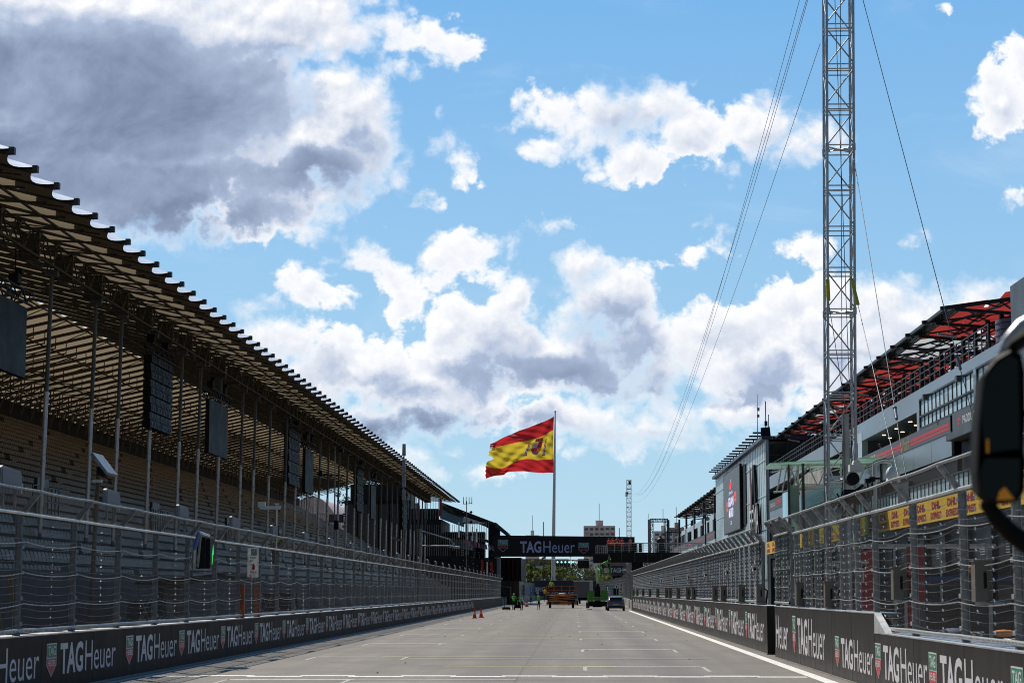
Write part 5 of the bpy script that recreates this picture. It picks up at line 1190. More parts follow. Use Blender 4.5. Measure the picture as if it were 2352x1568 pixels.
person('person in dark green shirt leaning on the pit building balcony', (20.45, 131.2, 9.95), R(95), dict(BEND, ch=(0, .2, 1.30), nk=(0, .28, 1.42), hd=(0, .34, 1.5), tp=(0, .36, 1.6), sL=(-.17, .2, 1.34), sR=(.17, .2, 1.34)), top=mat('olive_shirt', (.10, .16, .04), .7))
person('person in yellow green vest leaning over the stand front behind the left fence', (-14.2, 94, 3.2), R(-60), BEND, top=bshirt, vest=vest_y, cap=capd)
# ------------------------------------------------------------------ vehicles and lifts on the track
def wheel(m, c, r, w_, ax=(1, 0, 0)):
    a = Vector(ax) * w_ / 2; c = Vector(c); m.tube(c - a, c + a, r, n=18)
def add_wheels(t, pts, r, w_, rim=galv):
    for p in pts:
        m = MB(rubber); wheel(m, p, r, w_); wo_ = m.build('wheel', t, loc=(0, 0, 0)); m2 = MB(rim); wheel(m2, p, r * .6, w_ + .02); m2.build('rim', wo_, loc=(0, 0, 0))
paint = mat('silver_grey_car_paint', (.16, .17, .20), .30, .4, .06, 2, coat=.6)
cgl = mat('dark_car_glass', (.01, .012, .016), .06, 0, .1, 1, spec=.9)
def hatchback():
    t = thing('parked_car', 'silver grey hatchback parked beside the right barrier wall', 'car', (pp(1413.3, 205), 205, 0), R(-1.5))
    st = [(0.0, .60, .28, .62, .62), (.10, .84, .26, .98, .98), (.35, .89, .22, 1.02, 1.26), (.80, .90, .20, 1.02, 1.46), (1.7, .91, .18, 1.0, 1.52), (2.5, .91, .18, .98, 1.46), (3.2, .90, .2, .96, 1.05), (4.0, .86, .24, .85, .88), (4.3, .70, .30, .65, .66)]
    m = MB(paint); prof = []
    for y, hw, zb, zs, zr in st:
        rw = hw * (.74 if zr > zs + .1 else .93)
        prof.append([(-hw * .9, y, zb), (-hw, y, (zb + zs) * .5), (-hw * .98, y, zs), (-rw, y, zr - .05 if zr > zs + .1 else zr), (-rw * .75, y, zr), (0, y, zr + .02), (rw * .75, y, zr), (rw, y, zr - .05 if zr > zs + .1 else zr), (hw * .98, y, zs), (hw, y, (zb + zs) * .5), (hw * .9, y, zb)])
    n = 11; m.sm = True; m.add([p for q in prof for p in q], [(i * n + k, i * n + k + 1, (i + 1) * n + k + 1, (i + 1) * n + k) for i in range(len(st) - 1) for k in range(n - 1)])
    m.sm = False; m.add(prof[0], [tuple(range(n))[::-1]]); m.add(prof[-1], [tuple(range(n))]); m.build('body', t, loc=(0, 0, 0))
    MB(cgl).add([(-.66, .03, 1.03), (.66, .03, 1.03), (.60, .40, 1.385), (-.60, .40, 1.385)], [(0, 1, 2, 3)]).add([(-.66, .035, 1.0), (.66, .035, 1.0), (.66, .03, 1.03), (-.66, .03, 1.03)], [(0, 1, 2, 3)]).build('rear_window', t, loc=(0, 0, 0))
    m = MB(cgl)
    for s in (-1, 1): m.add([(s * .90, .75, 1.04), (s * .90, 2.9, 1.02), (s * .70, 2.35, 1.42), (s * .70, .95, 1.42)], [(0, 1, 2, 3)])
    m.build('side_window', t, loc=(0, 0, 0))
    MB(mat('car_black_plastic', (.02, .02, .022), .6)).box((-.80, -.05, .26), (.80, .12, .52), .02).build('bumper', t, loc=(0, 0, 0))
    MB(paint).box((-.62, .18, 1.44), (.62, .52, 1.48)).build('spoiler', t, loc=(0, 0, 0))
    for s in (-1, 1):
        MB(mat('tail_lamp', (.55, .12, .12), .2, 0, .1, 3, spec=.8)).prism([(s * .52, -.01, .86), (s * .85, .06, .92), (s * .87, .10, 1.05), (s * .60, .02, 1.0)], (0, .05, 0)).build('tail_light', t, loc=(0, 0, 0))
    MB(mat('plate', (.45, .45, .42), .5)).box((-.26, -.02, .62), (.26, .01, .73)).build('number_plate', t, loc=(0, 0, 0))
    add_wheels(t, [(-.80, .75, .33), (.80, .75, .33), (-.80, 3.4, .33), (.80, 3.4, .33)], .33, .22)
hatchback()
sor = mat('orange_machine_paint', (.52, .15, .02), .45, 0, .12, 2)
t = thing('scissor_lift', 'orange scissor lift with railed platform standing on the track', 'scissor lift', (pp(1255, 240), 240, 0))
W = 3.7
MB(sor).box((0, 0, .42), (W, 2.2, .78), .03).mat(black).box((.2, -.03, .80), (W - .2, 2.1, 1.46), .04).build('chassis', t, loc=(0, 0, 0))
m = MB(sor); 
for k in range(3):
    z = .88 + k * .2; m.bar((.3, -.02, z), (W - .3, -.02, z + .2), .08); m.bar((.3, .02, z + .2), (W - .3, .02, z), .08); m.bar((.3, 2.1, z), (W - .3, 2.1, z + .2), .08)
m.build('scissor_arms', t, loc=(0, 0, 0))
MB(sor).box((-.1, -.05, 1.48), (W + .1, 2.25, 1.60)).build('platform', t, loc=(0, 0, 0))
m = MB(sor)
for y in (0, 2.2):
    for k in range(5): m.bar((k * W / 4, y, 1.6), (k * W / 4, y, 2.65), .05)
    for z in (2.1, 2.62): m.bar((0, y, z), (W, y, z), .045)
for x in (0, W): [m.bar((x, 0, z), (x, 2.2, z), .045) for z in (2.1, 2.62)]
m.build('guard_rail', t, loc=(0, 0, 0))
m = MB(dkgrey); m.box((.9, -.06, .5), (1.6, 0, .75)); m.mat(white).box((.5, -.07, 1.5), (1.1, -.055, 1.58)); m.box((1.6, -.07, 1.5), (2.2, -.055, 1.58)); m.mat(white).sphere((1.9, .3, 1.68), .2, 8, 5, (2.2, 1, .5)); m.build('panel', t, loc=(0, 0, 0))
add_wheels(t, [(.45, .1, .38), (W - .5, .1, .38), (.45, 2.1, .38), (W - .5, 2.1, .38)], .38, .26, black)
lgr = mat('leaf_green_machine_paint', (.07, .26, .018), .4, 0, .1, 2)
t = thing('boom_lift', 'green articulated boom lift with raised yellow green boom on the track', 'boom lift', (2.55, 216, 0))
m = MB(lgr); m.box((-1.10, -.3, 1.0), (-.30, .9, 2.08), .07); m.box((.30, -.3, 1.0), (1.12, .9, 2.08), .07); m.box((-1.08, -.32, 1.0), (1.1, .5, 1.42), .05); m.build('counterweight', t, loc=(0, 0, 0))
m = MB(mat('grey_plate', (.22, .23, .25), .5)); m.box((-.58, -.345, 1.28), (.62, -.32, 1.40)); m.build('name_plate', t, loc=(0, 0, 0))
m = MB(black); m.box((-.32, -.1, .9), (.34, .8, 2.45), .06); m.box((-.12, -.2, 2.4), (.16, .4, 2.8), .03); m.build('turret', t, loc=(0, 0, 0))
m = MB(black); m.box((-.9, .0, .42), (.9, 2.6, .95), .04); m.bar((-1.1, .2, .45), (1.1, .2, .45), .14); m.box((-.5, .6, .3), (.5, 1.2, .5)); m.build('chassis', t, loc=(0, 0, 0))
boom = mat('pale_yellow_green_paint', (.62, .80, .36), .4, 0, .06, 2)
m = MB(boom); m.bar((.02, .3, 2.6), (-.10, .3, 4.05), .24, .26); m.build('boom', t, loc=(0, 0, 0))
m = MB(steelb); m.tube((.16, .2, 2.7), (.14, .2, 3.9), .03); m.cbox((.18, .15, 3.7), (.12, .1, .4)); m.cbox((-.12, .3, 4.15), (.34, .3, .3)); m.bar((-.12, .3, 4.2), (-.35, .1, 4.75), .2); m.cbox((-.25, .2, 4.75), (.55, .3, .38)); m.build('knuckle', t, loc=(0, 0, 0))
m = MB(lgr)
for x in (.25, 1.35):
    for z in (3.82, 4.3, 4.85): m.bar((x, -5.3, z), (x, -4.2, z), .05)
    for y in (-5.3, -4.2): m.bar((x, y, 3.8), (x, y, 4.85), .06)
for y in (-5.3, -4.2): [m.bar((.25, y, z), (1.35, y, z), .05) for z in (3.82, 4.3, 4.85)]
m.box((.25, -5.3, 3.76), (1.35, -4.2, 3.82)); m.box((.25, -5.31, 3.82), (1.35, -5.28, 4.3)); m.bar((-.1, .1, 4.5), (.4, -4.2, 4.0), .14); m.build('basket', t, loc=(0, 0, 0))
m = MB(white); m.box((.62, -5.34, 3.95), (1.1, -5.31, 4.4)); m.mat(sred); [m.add([(.64 + k * .15, -5.345, 4.0), (.70 + k * .15, -5.345, 4.0), (.78 + k * .15, -5.345, 4.36), (.72 + k * .15, -5.345, 4.36)], [(0, 1, 2, 3)]) for k in range(3)]; m.build('striped_plate', t, loc=(0, 0, 0))
add_wheels(t, [(-1.05, .2, .45), (1.05, .2, .45), (-1.05, 2.5, .45), (1.05, 2.5, .45)], .45, .34, dk2)
t = thing('plastic_sheet', 'crumpled white plastic sheet under the left wheel of the boom lift', 'sheet', (1.5, 215.4, 0))
m = MB(white); m.sphere((1.55, 215.4, .04), .3, 10, 5, (1.5, .7, .45)); m.sphere((1.1, 215.5, .02), .22, 10, 5, (1.2, .6, .5)); m.build('sheet', t)
t = thing('box_truck', 'grey box truck with pale roof seen from behind between the lifts', 'truck', (1.25, 322, 0), R(-5))
m = MB(mat('truck_grey', (.13, .14, .16), .5, 0, .1, 1)); m.box((-1.3, 0, 1.0), (1.25, 7, 3.55), .02); m.build('cargo_box', t, loc=(0, 0, 0))
m = MB(mat('truck_pale_roof', (.70, .64, .56), .6)); m.box((-1.34, -.04, 3.55), (1.29, 7.04, 3.70)); m.build('box_roof', t, loc=(0, 0, 0))
m = MB(mat('truck_side', (.32, .31, .30), .6)); m.box((1.25, .02, 1.05), (1.28, 6.98, 3.5)); m.build('side_panel', t, loc=(0, 0, 0))
m = MB(white); m.box((-1.0, 7.1, .8), (1.0, 9.0, 2.6), .1); m.build('cab', t, loc=(0, 0, 0)); m = MB(black); m.box((-1.15, .2, .55), (1.15, 9.0, .95)); m.box((-1.1, -.1, .6), (1.1, .1, .8)); m.build('chassis', t, loc=(0, 0, 0))
add_wheels(t, [(-1.0, 1.4, .5), (1.0, 1.4, .5), (-1.0, 7.9, .5), (1.0, 7.9, .5)], .5, .3)
t = thing('utility_vehicle', 'low grey flatbed utility vehicle behind the scissor lift', 'vehicle', (pp(1316, 292), 292, 0))
m = MB(mat('utility_grey', (.33, .36, .40), .4, .2, .1, 2)); m.box((-.75, 0, .55), (.75, 3.6, .95), .04); m.box((-.7, 0, .95), (-.62, 1.8, 1.35)); m.box((.62, 0, .95), (.7, 1.8, 1.35)); m.prism([(-.65, 2.0, .95), (.65, 2.0, .95), (.55, 2.2, 1.55), (-.55, 2.2, 1.55)], (0, 1.2, 0)); m.build('body', t, loc=(0, 0, 0))
m = MB(cgl); m.add([(-.58, 1.98, 1.05), (.58, 1.98, 1.05), (.5, 2.17, 1.48), (-.5, 2.17, 1.48)], [(0, 1, 2, 3)]); m.build('rear_window', t, loc=(0, 0, 0))
m = MB(black); m.box((-.7, -.05, .3), (.7, .1, .6)); m.build('bumper', t, loc=(0, 0, 0)); add_wheels(t, [(-.65, .6, .32), (.65, .6, .32), (-.65, 3, .32), (.65, 3, .32)], .32, .2)
# traffic cones
cw = mat('cone_white_band', (.75, .74, .72), .5); co_ = mat('cone_orange_red', (.85, .07, .02), .5)
t = thing('traffic_cone', 'x', 'traffic cone', (0, 0, 0), 0, 'orange and white traffic cones on the track')
m = MB(co_); m.box((-.20, -.20, 0), (.20, .20, .05), .02); m.build('base', t, loc=(0, 0, 0))
m = MB(co_); m.tube((0, 0, .05), (0, 0, .28), .15, .115, 16); m.mat(cw).tube((0, 0, .28), (0, 0, .48), .115, .08, 16); m.mat(co_).tube((0, 0, .48), (0, 0, .76), .08, .03, 16); m.build('body', t, loc=(0, 0, 0))
for i, (x, y, lb) in enumerate([(1090, 1419, 'orange and white traffic cone nearest the camera, left of the pair'), (1105, 1417.5, 'orange and white traffic cone, right one of the nearest pair'), (1208.5, 1392.5, 'distant traffic cone beside the crouching worker, left of two'), (1210.8, 1392, 'distant traffic cone beside the crouching worker, right of two')]):
    g_ = gnd(x, y); 
    if i == 0: t.location = g_; t['label'] = lb
    else: dup(t, g_, 0.3 * i, lb)
t = thing('work_cart', 'black low cart with upright handle beside the left barrier', 'cart', (pp(1166, 214), 214, 0))
m = MB(black); m.box((-.55, 0, .06), (.35, .7, .32), .03); m.build('tray', t, loc=(0, 0, 0)); m = MB(black); m.bar((-.3, .1, .3), (-.32, .1, 1.25), .06); m.box((-.42, .05, 1.2), (-.22, .15, 1.27)); m.build('handle', t, loc=(0, 0, 0)); add_wheels(t, [(-.45, .05, .09), (.25, .05, .09)], .09, .05, black)
t = thing('machine', 'small dark two wheeled machine between the two workers', 'machine', (pp(1189, 213), 213.4, 0))
m = MB(black); m.box((-.3, 0, .2), (.4, .5, .7), .08); m.bar((-.2, .2, .6), (-.5, .2, 1.05), .05); m.box((.0, .1, .6), (.3, .4, .95), .05); m.build('body', t, loc=(0, 0, 0)); add_wheels(t, [(-.35, .1, .22), (.38, .1, .22)], .22, .1)
# ------------------------------------------------------------------ start gantry
gb = thing('start_gantry', 'black gantry across the track with large white lettering between two shields', 'gantry', (-2, 297, 0))
A = lambda x, y, Y=297: atY(x, y, Y)
a, b, c = A(1131, 1228.5), A(1458, 1277), A(1458, 1236.5)
m = MB(blackg); m.prism([(a.x, 297, b.z), (b.x, 297, b.z), (b.x, 297, (a.z + c.z) / 2), (a.x, 297, a.z)], (0, 2.2, 0)); m.build('panel', gb)
lwhite_ = lwhite; lwhite = mat('shaded_white_lettering', (.42, .46, .78), .5)  # white letters, their shade put into the colour as a lavender tint
m = MB(); u, v_ = A(1195, 1268), A(1320, 1242); wordmark(m, (u.x, 296.97, u.z - .05), (1, 0, 0), Z, v_.x - u.x, v_.z - u.z + .05); m.build('wordmark', gb)
for xa, xb in ((1143.6, 1167), (1329, 1352)):
    m = MB(); u, v_ = A(xa, 1267), A(xb, 1241 + (3 if xa > 1200 else 0)); shield(m, (u.x, 296.98, u.z + (0 if xa < 1200 else -.25)), (1, 0, 0), Z, v_.x - u.x, v_.z - u.z + .15, True); m.build('shield_logo', gb)
lwhite = lwhite_
m = MB(galvd); m.box((a.x + .2, 297.5, 0), (a.x + 1.2, 298.5, b.z)); m.box((8.2, 297.5, 0), (9.0, 298.5, b.z)); m.build('column', gb)
m = MB(galv); p0, p1 = A(1247, 1284, 291), A(1358, 1286, 291); m.tube(p0, p1, .07); [m.tube((x, 291, p0.z), (x, 297.3, b.z), .05) for x in (p0.x + .3, -.5, p1.x - .3)]; m.build('light_bar', gb)
slg = mat('lit_start_lamp', (.5, .9, .85), .3, emit=(.45, .92, .82, 1.1)); dsl = mat('unlit_lamp', (.01, .03, .03), .3)
lt = thing('start_light', 'x', 'start light', (0, 291, 0), 0, 'lit start lights under the gantry')
m = MB(black); m.box((-.19, 0, -.52), (.19, .25, .42), .02); m.build('housing', lt, loc=(0, 0, 0))
m = MB(slg); m.tube((0, -.04, .12), (0, -.01, .12), .145, n=16); m.build('lit_lamp', lt, loc=(0, 0, 0))
m = MB(dsl); m.tube((0, -.03, -.28), (0, -.01, -.28), .13, n=16); m.build('dark_lamp', lt, loc=(0, 0, 0))
for i, x in enumerate((1280.5, 1289.8, 1298.6, 1307.4, 1316.6)):
    p = A(x, 1292, 291); lb = f'green white start light under the gantry, {ORD[i]} from the left'
    if i == 0: lt.location = p; lt['label'] = lb
    else: dup(lt, p, 0, lb)
t = thing('black_screen', 'square black screen hung under the gantry right of the lights', 'screen', (2.3, 291, 5.2))
u, v_ = A(1327, 1304, 291), A(1353, 1283, 291); MB(black).box((u.x, 291, u.z), (v_.x, 291.3, v_.z)).build('panel', t)
# ------------------------------------------------------------------ pedestrian deck on the right
fb_ = thing('deck_bridge', 'black steel viewing deck with tube railings crossing in from the right', 'bridge', (10, 245, 0))
D = lambda x, y: atY(x, y, 245)
z0, z1 = 6.7, D(1500, 1291).z
m = MB(black); m.box((4.0, 245, z1), (20.2, 249, z0)); m.build('girder', fb_)
for k in range(10): MB(dk2).box((4.2 + k * 1.6, 244.92, z1 + .05), (4.3 + k * 1.6, 245, z0 - .05)).build('stiffener', fb_)
m = MB(black); m.box((D(1362, 1273).x, 243.5, D(1362, 1292).z), (4.2, 247, D(1362, 1272).z)); m.build('lower_platform', fb_)
m = MB(black); m.box((D(1452, 1300).x, 245.5, 0), (D(1477, 1300).x, 248, z1)); m.build('pier', fb_)
def rail(m, x0, x1, y, z, h=1.12, n=10):
    for k in range(n + 1): x = x0 + (x1 - x0) * k / n; m.bar((x, y, z), (x, y, z + h), .05)
    for f in (.25, .5, .75): m.bar((x0, y, z + h * f), (x1, y, z + h * f), .025)
    m.bar((x0, y, z + h), (x1, y, z + h), .07)
m = MB(galv); rail(m, 4.1, 20.2, 245.05, z0, 1.15, 18); rail(m, 4.1, 20.2, 248.9, z0, 1.15, 18); zl = D(1362, 1272).z; rail(m, D(1362, 1).x, 4.1, 243.6, zl, 1.0, 6); rail(m, D(1362, 1).x, 4.1, 246.9, zl, 1.0, 6)
m.mat(white).bar((4.2, 244.97, z0 + 1.13), (6.2, 244.97, z0 + 1.13), .09); m.bar((7.2, 244.97, z0 + 1.13), (8.6, 244.97, z0 + 1.13), .09); m.build('railing', fb_)
for i, x in enumerate((1451, 1460, 1470, 1378)):
    t = thing('flight_case', f'tall black flight case on the bridge deck, {ORD[i]} of four from the orange group', 'case', (pp(x, 246), 246, z0))
    m = MB(black); m.box((-.22, 0, .05), (.22, .6, 1.1), .03); m.build('case', t, loc=(0, 0, 0)); m = MB(galv); m.box((-.23, -.01, .55), (.23, 0, .58)); m.build('edging', t, loc=(0, 0, 0))
t = thing('truss_gate', 'black truss gate with a grey panel rising above the bridge deck', 'truss', (10, 249, z0))
m = MB(black)
def lat(m, p, q, w_, n, r=.035):
    p, q = Vector(p), Vector(q); d = (q - p) / n; s_ = Vector((w_, 0, 0)) if abs((q - p).z) > abs((q - p).x) else Vector((0, 0, w_))
    m.bar(p, q, r * 2); m.bar(p + s_, q + s_, r * 2)
    for k in range(n):
        a = p + d * k; m.bar(a, a + d + s_, r) if k % 2 else m.bar(a + s_, a + d, r); m.bar(a, a + s_, r)
zt_ = atY(1500, 1190, 250).z; xl, xr = pp(1494, 250), pp(1527, 250)
for y in (250, 251.2): lat(m, (xl, y, 0), (xl, y, zt_), .32, 26); lat(m, (xr, y, 0), (xr, y, zt_), .32, 26); lat(m, (xl, y, zt_ - .4), (xr + .3, y, zt_ - .4), .36, 7)
m.build('truss', t)
m = MB(mat('grey_side_sheet', (.30, .31, .33), .6)); m.box((pp(1487.5, 250), 249.9, 5), (xl, 250, zt_ - .1)); m.bar((pp(1489, 250), 249.9, zt_), (pp(1489, 250), 249.9, zt_ + .6), .04); m.build('side_sheet', t)
t = thing('covered_camera', 'black covered camera on a tripod on the bridge deck', 'camera', (pp(1517, 246), 246.5, z0))
m = MB(blk); m.sphere((0, 0, 1.45), .52, 12, 8, (1.05, .8, .75)); m.sphere((-.02, 0, 1.95), .17, 8, 6); m.box((-.5, -.3, .0), (.5, .3, 1.2), .12); m.build('cover', t, loc=(0, 0, 0))
m = MB(black); [m.bar((0, 0, 1.2), (.7 * math.cos(a), .7 * math.sin(a), .02), .06) for a in (.3, 2.4, 4.5)]; m.build('tripod', t, loc=(0, 0, 0))
t = thing('lamp_post', 'dark post with clustered lamps and camera standing at the right of the deck', 'lamp post', (pp(1619, 240), 240, 0))
m = MB(dk2); m.tube((0, 0, 0), (0, 0, 11.4), .09); m.build('post', t, loc=(0, 0, 0)); m = MB(galvd); m.cbox((-.1, 0, 11.2), (.5, .4, .3)); m.sphere((.25, -.1, 10.6), .25, 10, 7); m.cbox((-.3, 0, 10.3), (.3, .3, .7)); m.bar((-.6, 0, 12.2), (.1, 0, 11.5), .06); m.build('lamp_head', t, loc=(0, 0, 0))
t = thing('tilted_panel', 'small grey tilted panel on the deck railing near the pit building', 'panel', (pp(1604, 243), 243, z0)); m = MB(silver2); m.prism([(-.35, 0, .1), (.25, 0, .3), (.4, 0, 1.15), (-.15, 0, 1.0)], (0, .08, 0)); m.build('panel', t, loc=(0, 0, 0)); MB(dk2).bar((0, .1, 0), (0, .1, .6), .05).build('stand', t, loc=(0, 0, 0))
# ------------------------------------------------------------------ far end of the straight
navy = mat('navy_banner', (.020, .028, .055), .6, 0, .15, .5)
fw_ = thing('banner_wall', 'navy banner wall with white sponsor lettering closing the end of the straight', 'banner wall', (-1, 470, 0))
m = MB(navy); m.box((-9.5, 470, 1.0), (6.0, 470.3, 4.5)); m.mat(mat('pale_concrete_wall', (.28, .28, .27), .8)).box((-9.5, 469.8, 0), (6, 470.4, 1.0)); m.build('panel', fw_)
m = MB(); wordmark(m, (-12.6, 469.95, 2.0), (1, 0, 0), Z, 5.6, 1.5); m.mat(lwhite); text(m, 'TAGHEUER', (-6.2, 469.94, 1.35), (1, 0, 0), Z, 6.5, .55, .01); text(m, 'TAG', (-1.0, 469.94, 1.4), (1, 0, 0), Z, 2, .5, .02); m.build('lettering', fw_)
m = MB(galvd); [m.bar((-9.5, 469.9, z), (6, 469.9, z), .06) for z in (4.6, 5.0, 5.4)]; [m.bar((-9.5 + k * 1.5, 469.9, 4.5), (-9.5 + k * 1.5, 469.9, 5.5), .06) for k in range(11)]; m.build('fence_top', fw_)
lw_ = thing('banner_wall', 'navy banner wall along the left side beyond the gantry', 'banner wall', (-10, 340, 0))
m = MB(navy); m.prism([(-10.9, 318, 1.1), (-10.9, 318, 3.7), (-9.0, 468, 3.9), (-9.0, 468, 1.1)], (-.2, 0, 0)); m.mat(mat('pale_concrete_wall', (.28, .28, .27))).prism([(-10.6, 289.2, 0), (-10.6, 289.2, 1.1), (-8.9, 469, 1.1), (-8.9, 469, 0)], (-.4, 0, 0)); m.build('panel', lw_)
rw_ = thing('debris_fence', 'far curved debris fence bending left beyond the hatchback', 'debris fence', (6, 300, 0))
m = MB(concrete); pts = [(6.4, 214), (7.2, 260), (8.2, 320), (7.6, 400), (6.0, 470)]
for (x0, y0), (x1, y1) in zip(pts[:-1], pts[1:]): m.bar((x0, y0, .5), (x1, y1, .5), .4, 1.0)
m.build('wall', rw_)
m = MB(galvd)
for (x0, y0), (x1, y1) in zip(pts[:-1], pts[1:]):
    n = int((y1 - y0) / 4)
    for k in range(n): f = k / n; x, y = x0 + (x1 - x0) * f, y0 + (y1 - y0) * f; m.bar((x, y, 1), (x, y, 3.9), .12); m.bar((x, y, 3.9), (x - .4, y, 4.3), .1)
    for z in (1.6, 2.2, 2.8, 3.4, 3.9): m.bar((x0, y0, z), (x1, y1, z), .05)
m.build('posts_and_cables', rw_)
m = MB(wiremesh)
for (x0, y0), (x1, y1) in zip(pts[:-1], pts[1:]): m.poly([(x0, y0, 1), (x1, y1, 1), (x1, y1, 3.9), (x0, y0, 3.9)])
m.build('wire_net', rw_)
def numboard(s, cx0, cy0, cx1, cy1, Y, bm, tm, label):
    a, b = atY(cx0, cy0, Y), atY(cx1, cy1, Y); t = thing('distance_board', label, 'distance board', (a.x, Y, 0)); w_, h_ = b.x - a.x, a.z - b.z
    MB(bm).box((a.x, Y, b.z), (b.x, Y + .08, a.z)).build('board', t)
    m = MB(tm); n = len(s)
    for i, ch in enumerate(s): text(m, ch, (a.x + w_ * (.2 if ch != '1' else .35), Y - .01, a.z - h_ * (i + .88) / n), (1, 0, 0), Z, w_ * (.6 if ch != '1' else .3), h_ / n * .74, .02)
    m.build('number', t); m = MB(galvd); m.bar(((a.x + b.x) / 2, Y + .1, 0), ((a.x + b.x) / 2, Y + .1, b.z + .2), .06); m.build('post', t)
bdw = mat('board_white', (.62, .62, .60), .6); blu = mat('board_blue', (.03, .16, .50), .6)
numboard('150', 1199.0, 1343, 1206.5, 1366, 330, bdw, black, 'white vertical distance board reading 150 on the left wall')
numboard('100', 1218.0, 1345, 1222.8, 1365.5, 372, blu, bdw, 'blue vertical distance board reading 100 on the left')
numboard('50', 1231.5, 1348, 1237.3, 1362.5, 400, bdw, black, 'white vertical distance board reading 50 on the left')
numboard('200', 1422.8, 1339.5, 1430.9, 1365, 258, bdw, black, 'white vertical distance board reading 200 near the hatchback')
numboard('100', 1402.3, 1345.5, 1407.0, 1365, 300, blu, bdw, 'blue vertical distance board reading 100 left of the black box')
numboard('10', 1393.2, 1353, 1399.5, 1366, 290, bdw, black, 'pale board reading 10 below the green digit')
numboard('1', 1412.0, 1343, 1420, 1350.5, 258, bdw, black, 'small white board reading 1 beside the 200 board')
t = thing('digital_board', 'small black digital board showing a green 2', 'digital board', (4.9, 285, 0))
a, b = atY(1392.6, 1344.8, 285), atY(1397.2, 1356.4, 285); MB(black).box((a.x, 285, b.z), (b.x, 285.2, a.z)).build('housing', t); m = MB(gl_on); text(m, '2', (a.x + .07, 284.98, b.z + .1), (1, 0, 0), Z, (b.x - a.x) * .5, (a.z - b.z) * .72, .02); m.build('digit', t)
t = thing('black_box_board', 'square black box board between the blue board and the 200 board', 'board', (6, 262, 0))
a, b = atY(1408.5, 1350, 262), atY(1421, 1366, 262); MB(black).box((a.x, 262, b.z), (b.x, 262.4, a.z)).build('panel', t); MB(galvd).bar(((a.x + b.x) / 2, 262.5, 0), ((a.x + b.x) / 2, 262.5, b.z), .08).build('post', t)
t = thing('billboard', 'dark billboard with white lettering and a red line seen under the deck', 'billboard', (9, 430, 0))
a, b = atY(1385, 1299, 430), atY(1431.5, 1320, 430); MB(navy).box((a.x, 430, b.z), (b.x, 430.4, a.z)).build('panel', t)
m = MB(lwhite); text(m, 'TAGH', (atY(1401, 1314, 430).x, 429.97, atY(1401, 1314, 430).z), (1, 0, 0), Z, 2.85, .95, .02); m.build('lettering', t)
m = MB(sred); u, v_ = atY(1402, 1317, 430), atY(1428, 1314.7, 430); m.box((u.x, 429.94, u.z), (v_.x, 429.97, u.z + .08)); m.build('red_line', t)
c, d = atY(1407, 1320.5, 430), atY(1428, 1334, 430); MB(black).box((c.x, 430, d.z), (d.x, 430.4, c.z)).build('lower_panel', t)
m = MB(sred); [m.box((c.x + .6, 429.96, c.z - .3 - k * .4), (c.x + .9, 429.98, c.z - .2 - k * .4)) for k in range(3)]; m.mat(lwhite).box((c.x + .5, 429.96, c.z - .62), (c.x + 1.2, 429.98, c.z - .56)); m.build('marks', t)
m = MB(galvd); lat(m, (atY(1430, 1, 430).x, 430, 0), (atY(1430, 1, 430).x, 430, b.z + 2.2), .8, 12, .05); m.build('truss', t)
# ------------------------------------------------------------------ great flag
fp = thing('flagpole', 'very tall white flagpole rising behind the gantry', 'flagpole', (atY(1271, 1372, 500).x, 500, 0))
b0 = fp.location.x; tp_ = atY(1275.3, 945, 500); whp = mat('flagpole_paint', (.62, .63, .66), .4, 0, .05, 1)
m = MB(whp); m.path([(b0, 500, 0), (b0 + .03, 500, 12), (b0 + (tp_.x - b0) * .6, 500, 32), (tp_.x, 500, tp_.z)], [.52, .47, .32, .14], 16); m.sphere((tp_.x, 500, tp_.z), .28, 10, 6); m.build('pole', fp)
FC = lambda p: (1094.3 + p[0] / 4.802, 939.2 + p[1] / 4.802)
curves = [[(855, 80), (780, 118), (700, 150), (580, 200), (460, 245), (380, 285), (300, 318), (220, 352), (145, 375)],
          [(850, 230), (790, 262), (730, 298), (640, 330), (560, 355), (420, 380), (300, 398), (215, 412), (140, 440)],
          [(848, 545), (760, 555), (660, 562), (560, 548), (450, 566), (370, 608), (290, 645), (200, 645), (100, 628)],
          [(850, 702), (770, 704), (720, 705), (600, 694), (500, 682), (345, 690), (295, 722), (200, 740), (100, 775)]]
def cs(c, s):
    n = len(c) - 1; i = min(int(s * n), n - 1); f = s * n - i
    P_ = lambda k: Vector(c[max(0, min(n, k))]); p0, p1, p2, p3 = P_(i - 1), P_(i), P_(i + 1), P_(i + 2)
    return .5 * ((2 * p1) + (p2 - p0) * f + (2 * p0 - 5 * p1 + 4 * p2 - p3) * f * f + (3 * p1 - p0 - 3 * p2 + p3) * f ** 3)
TT = [0, .25, .75, 1]
def flagpt(s, t):
    i = 0 if t < .25 else 1 if t < .75 else 2; f = (t - TT[i]) / (TT[i + 1] - TT[i]); p = cs(curves[i], s).lerp(cs(curves[i + 1], s), f)
    x, y = FC(p); rag = 0
    Y = 500 + 1.9 * math.sin(s * 7.5 + t * 3.4) * s ** .4 + .6 * math.sin(s * 15 + t * 10) * (.3 + s) + .16 * math.sin(s * 22 - t * 16) + .12 * math.sin(s * 34 + t * 40)
    q = atY(x, y, 500); return (q.x, Y, q.z)
fr_ = mat('flag_red', (.60, .028, .032), .65, 0, .05, .4, trans=.45); fy_ = mat('flag_yellow', (.78, .57, .05), .65, 0, .05, .4, trans=.45)
fdr = mat('arms_crimson', (.40, .02, .05), .7, trans=.2); fgr = mat('arms_grey', (.50, .48, .50), .7, trans=.2); fgo = mat('arms_gold', (.72, .35, .03), .7, trans=.2); fvi = mat('arms_violet', (.22, .10, .20), .7, trans=.2)
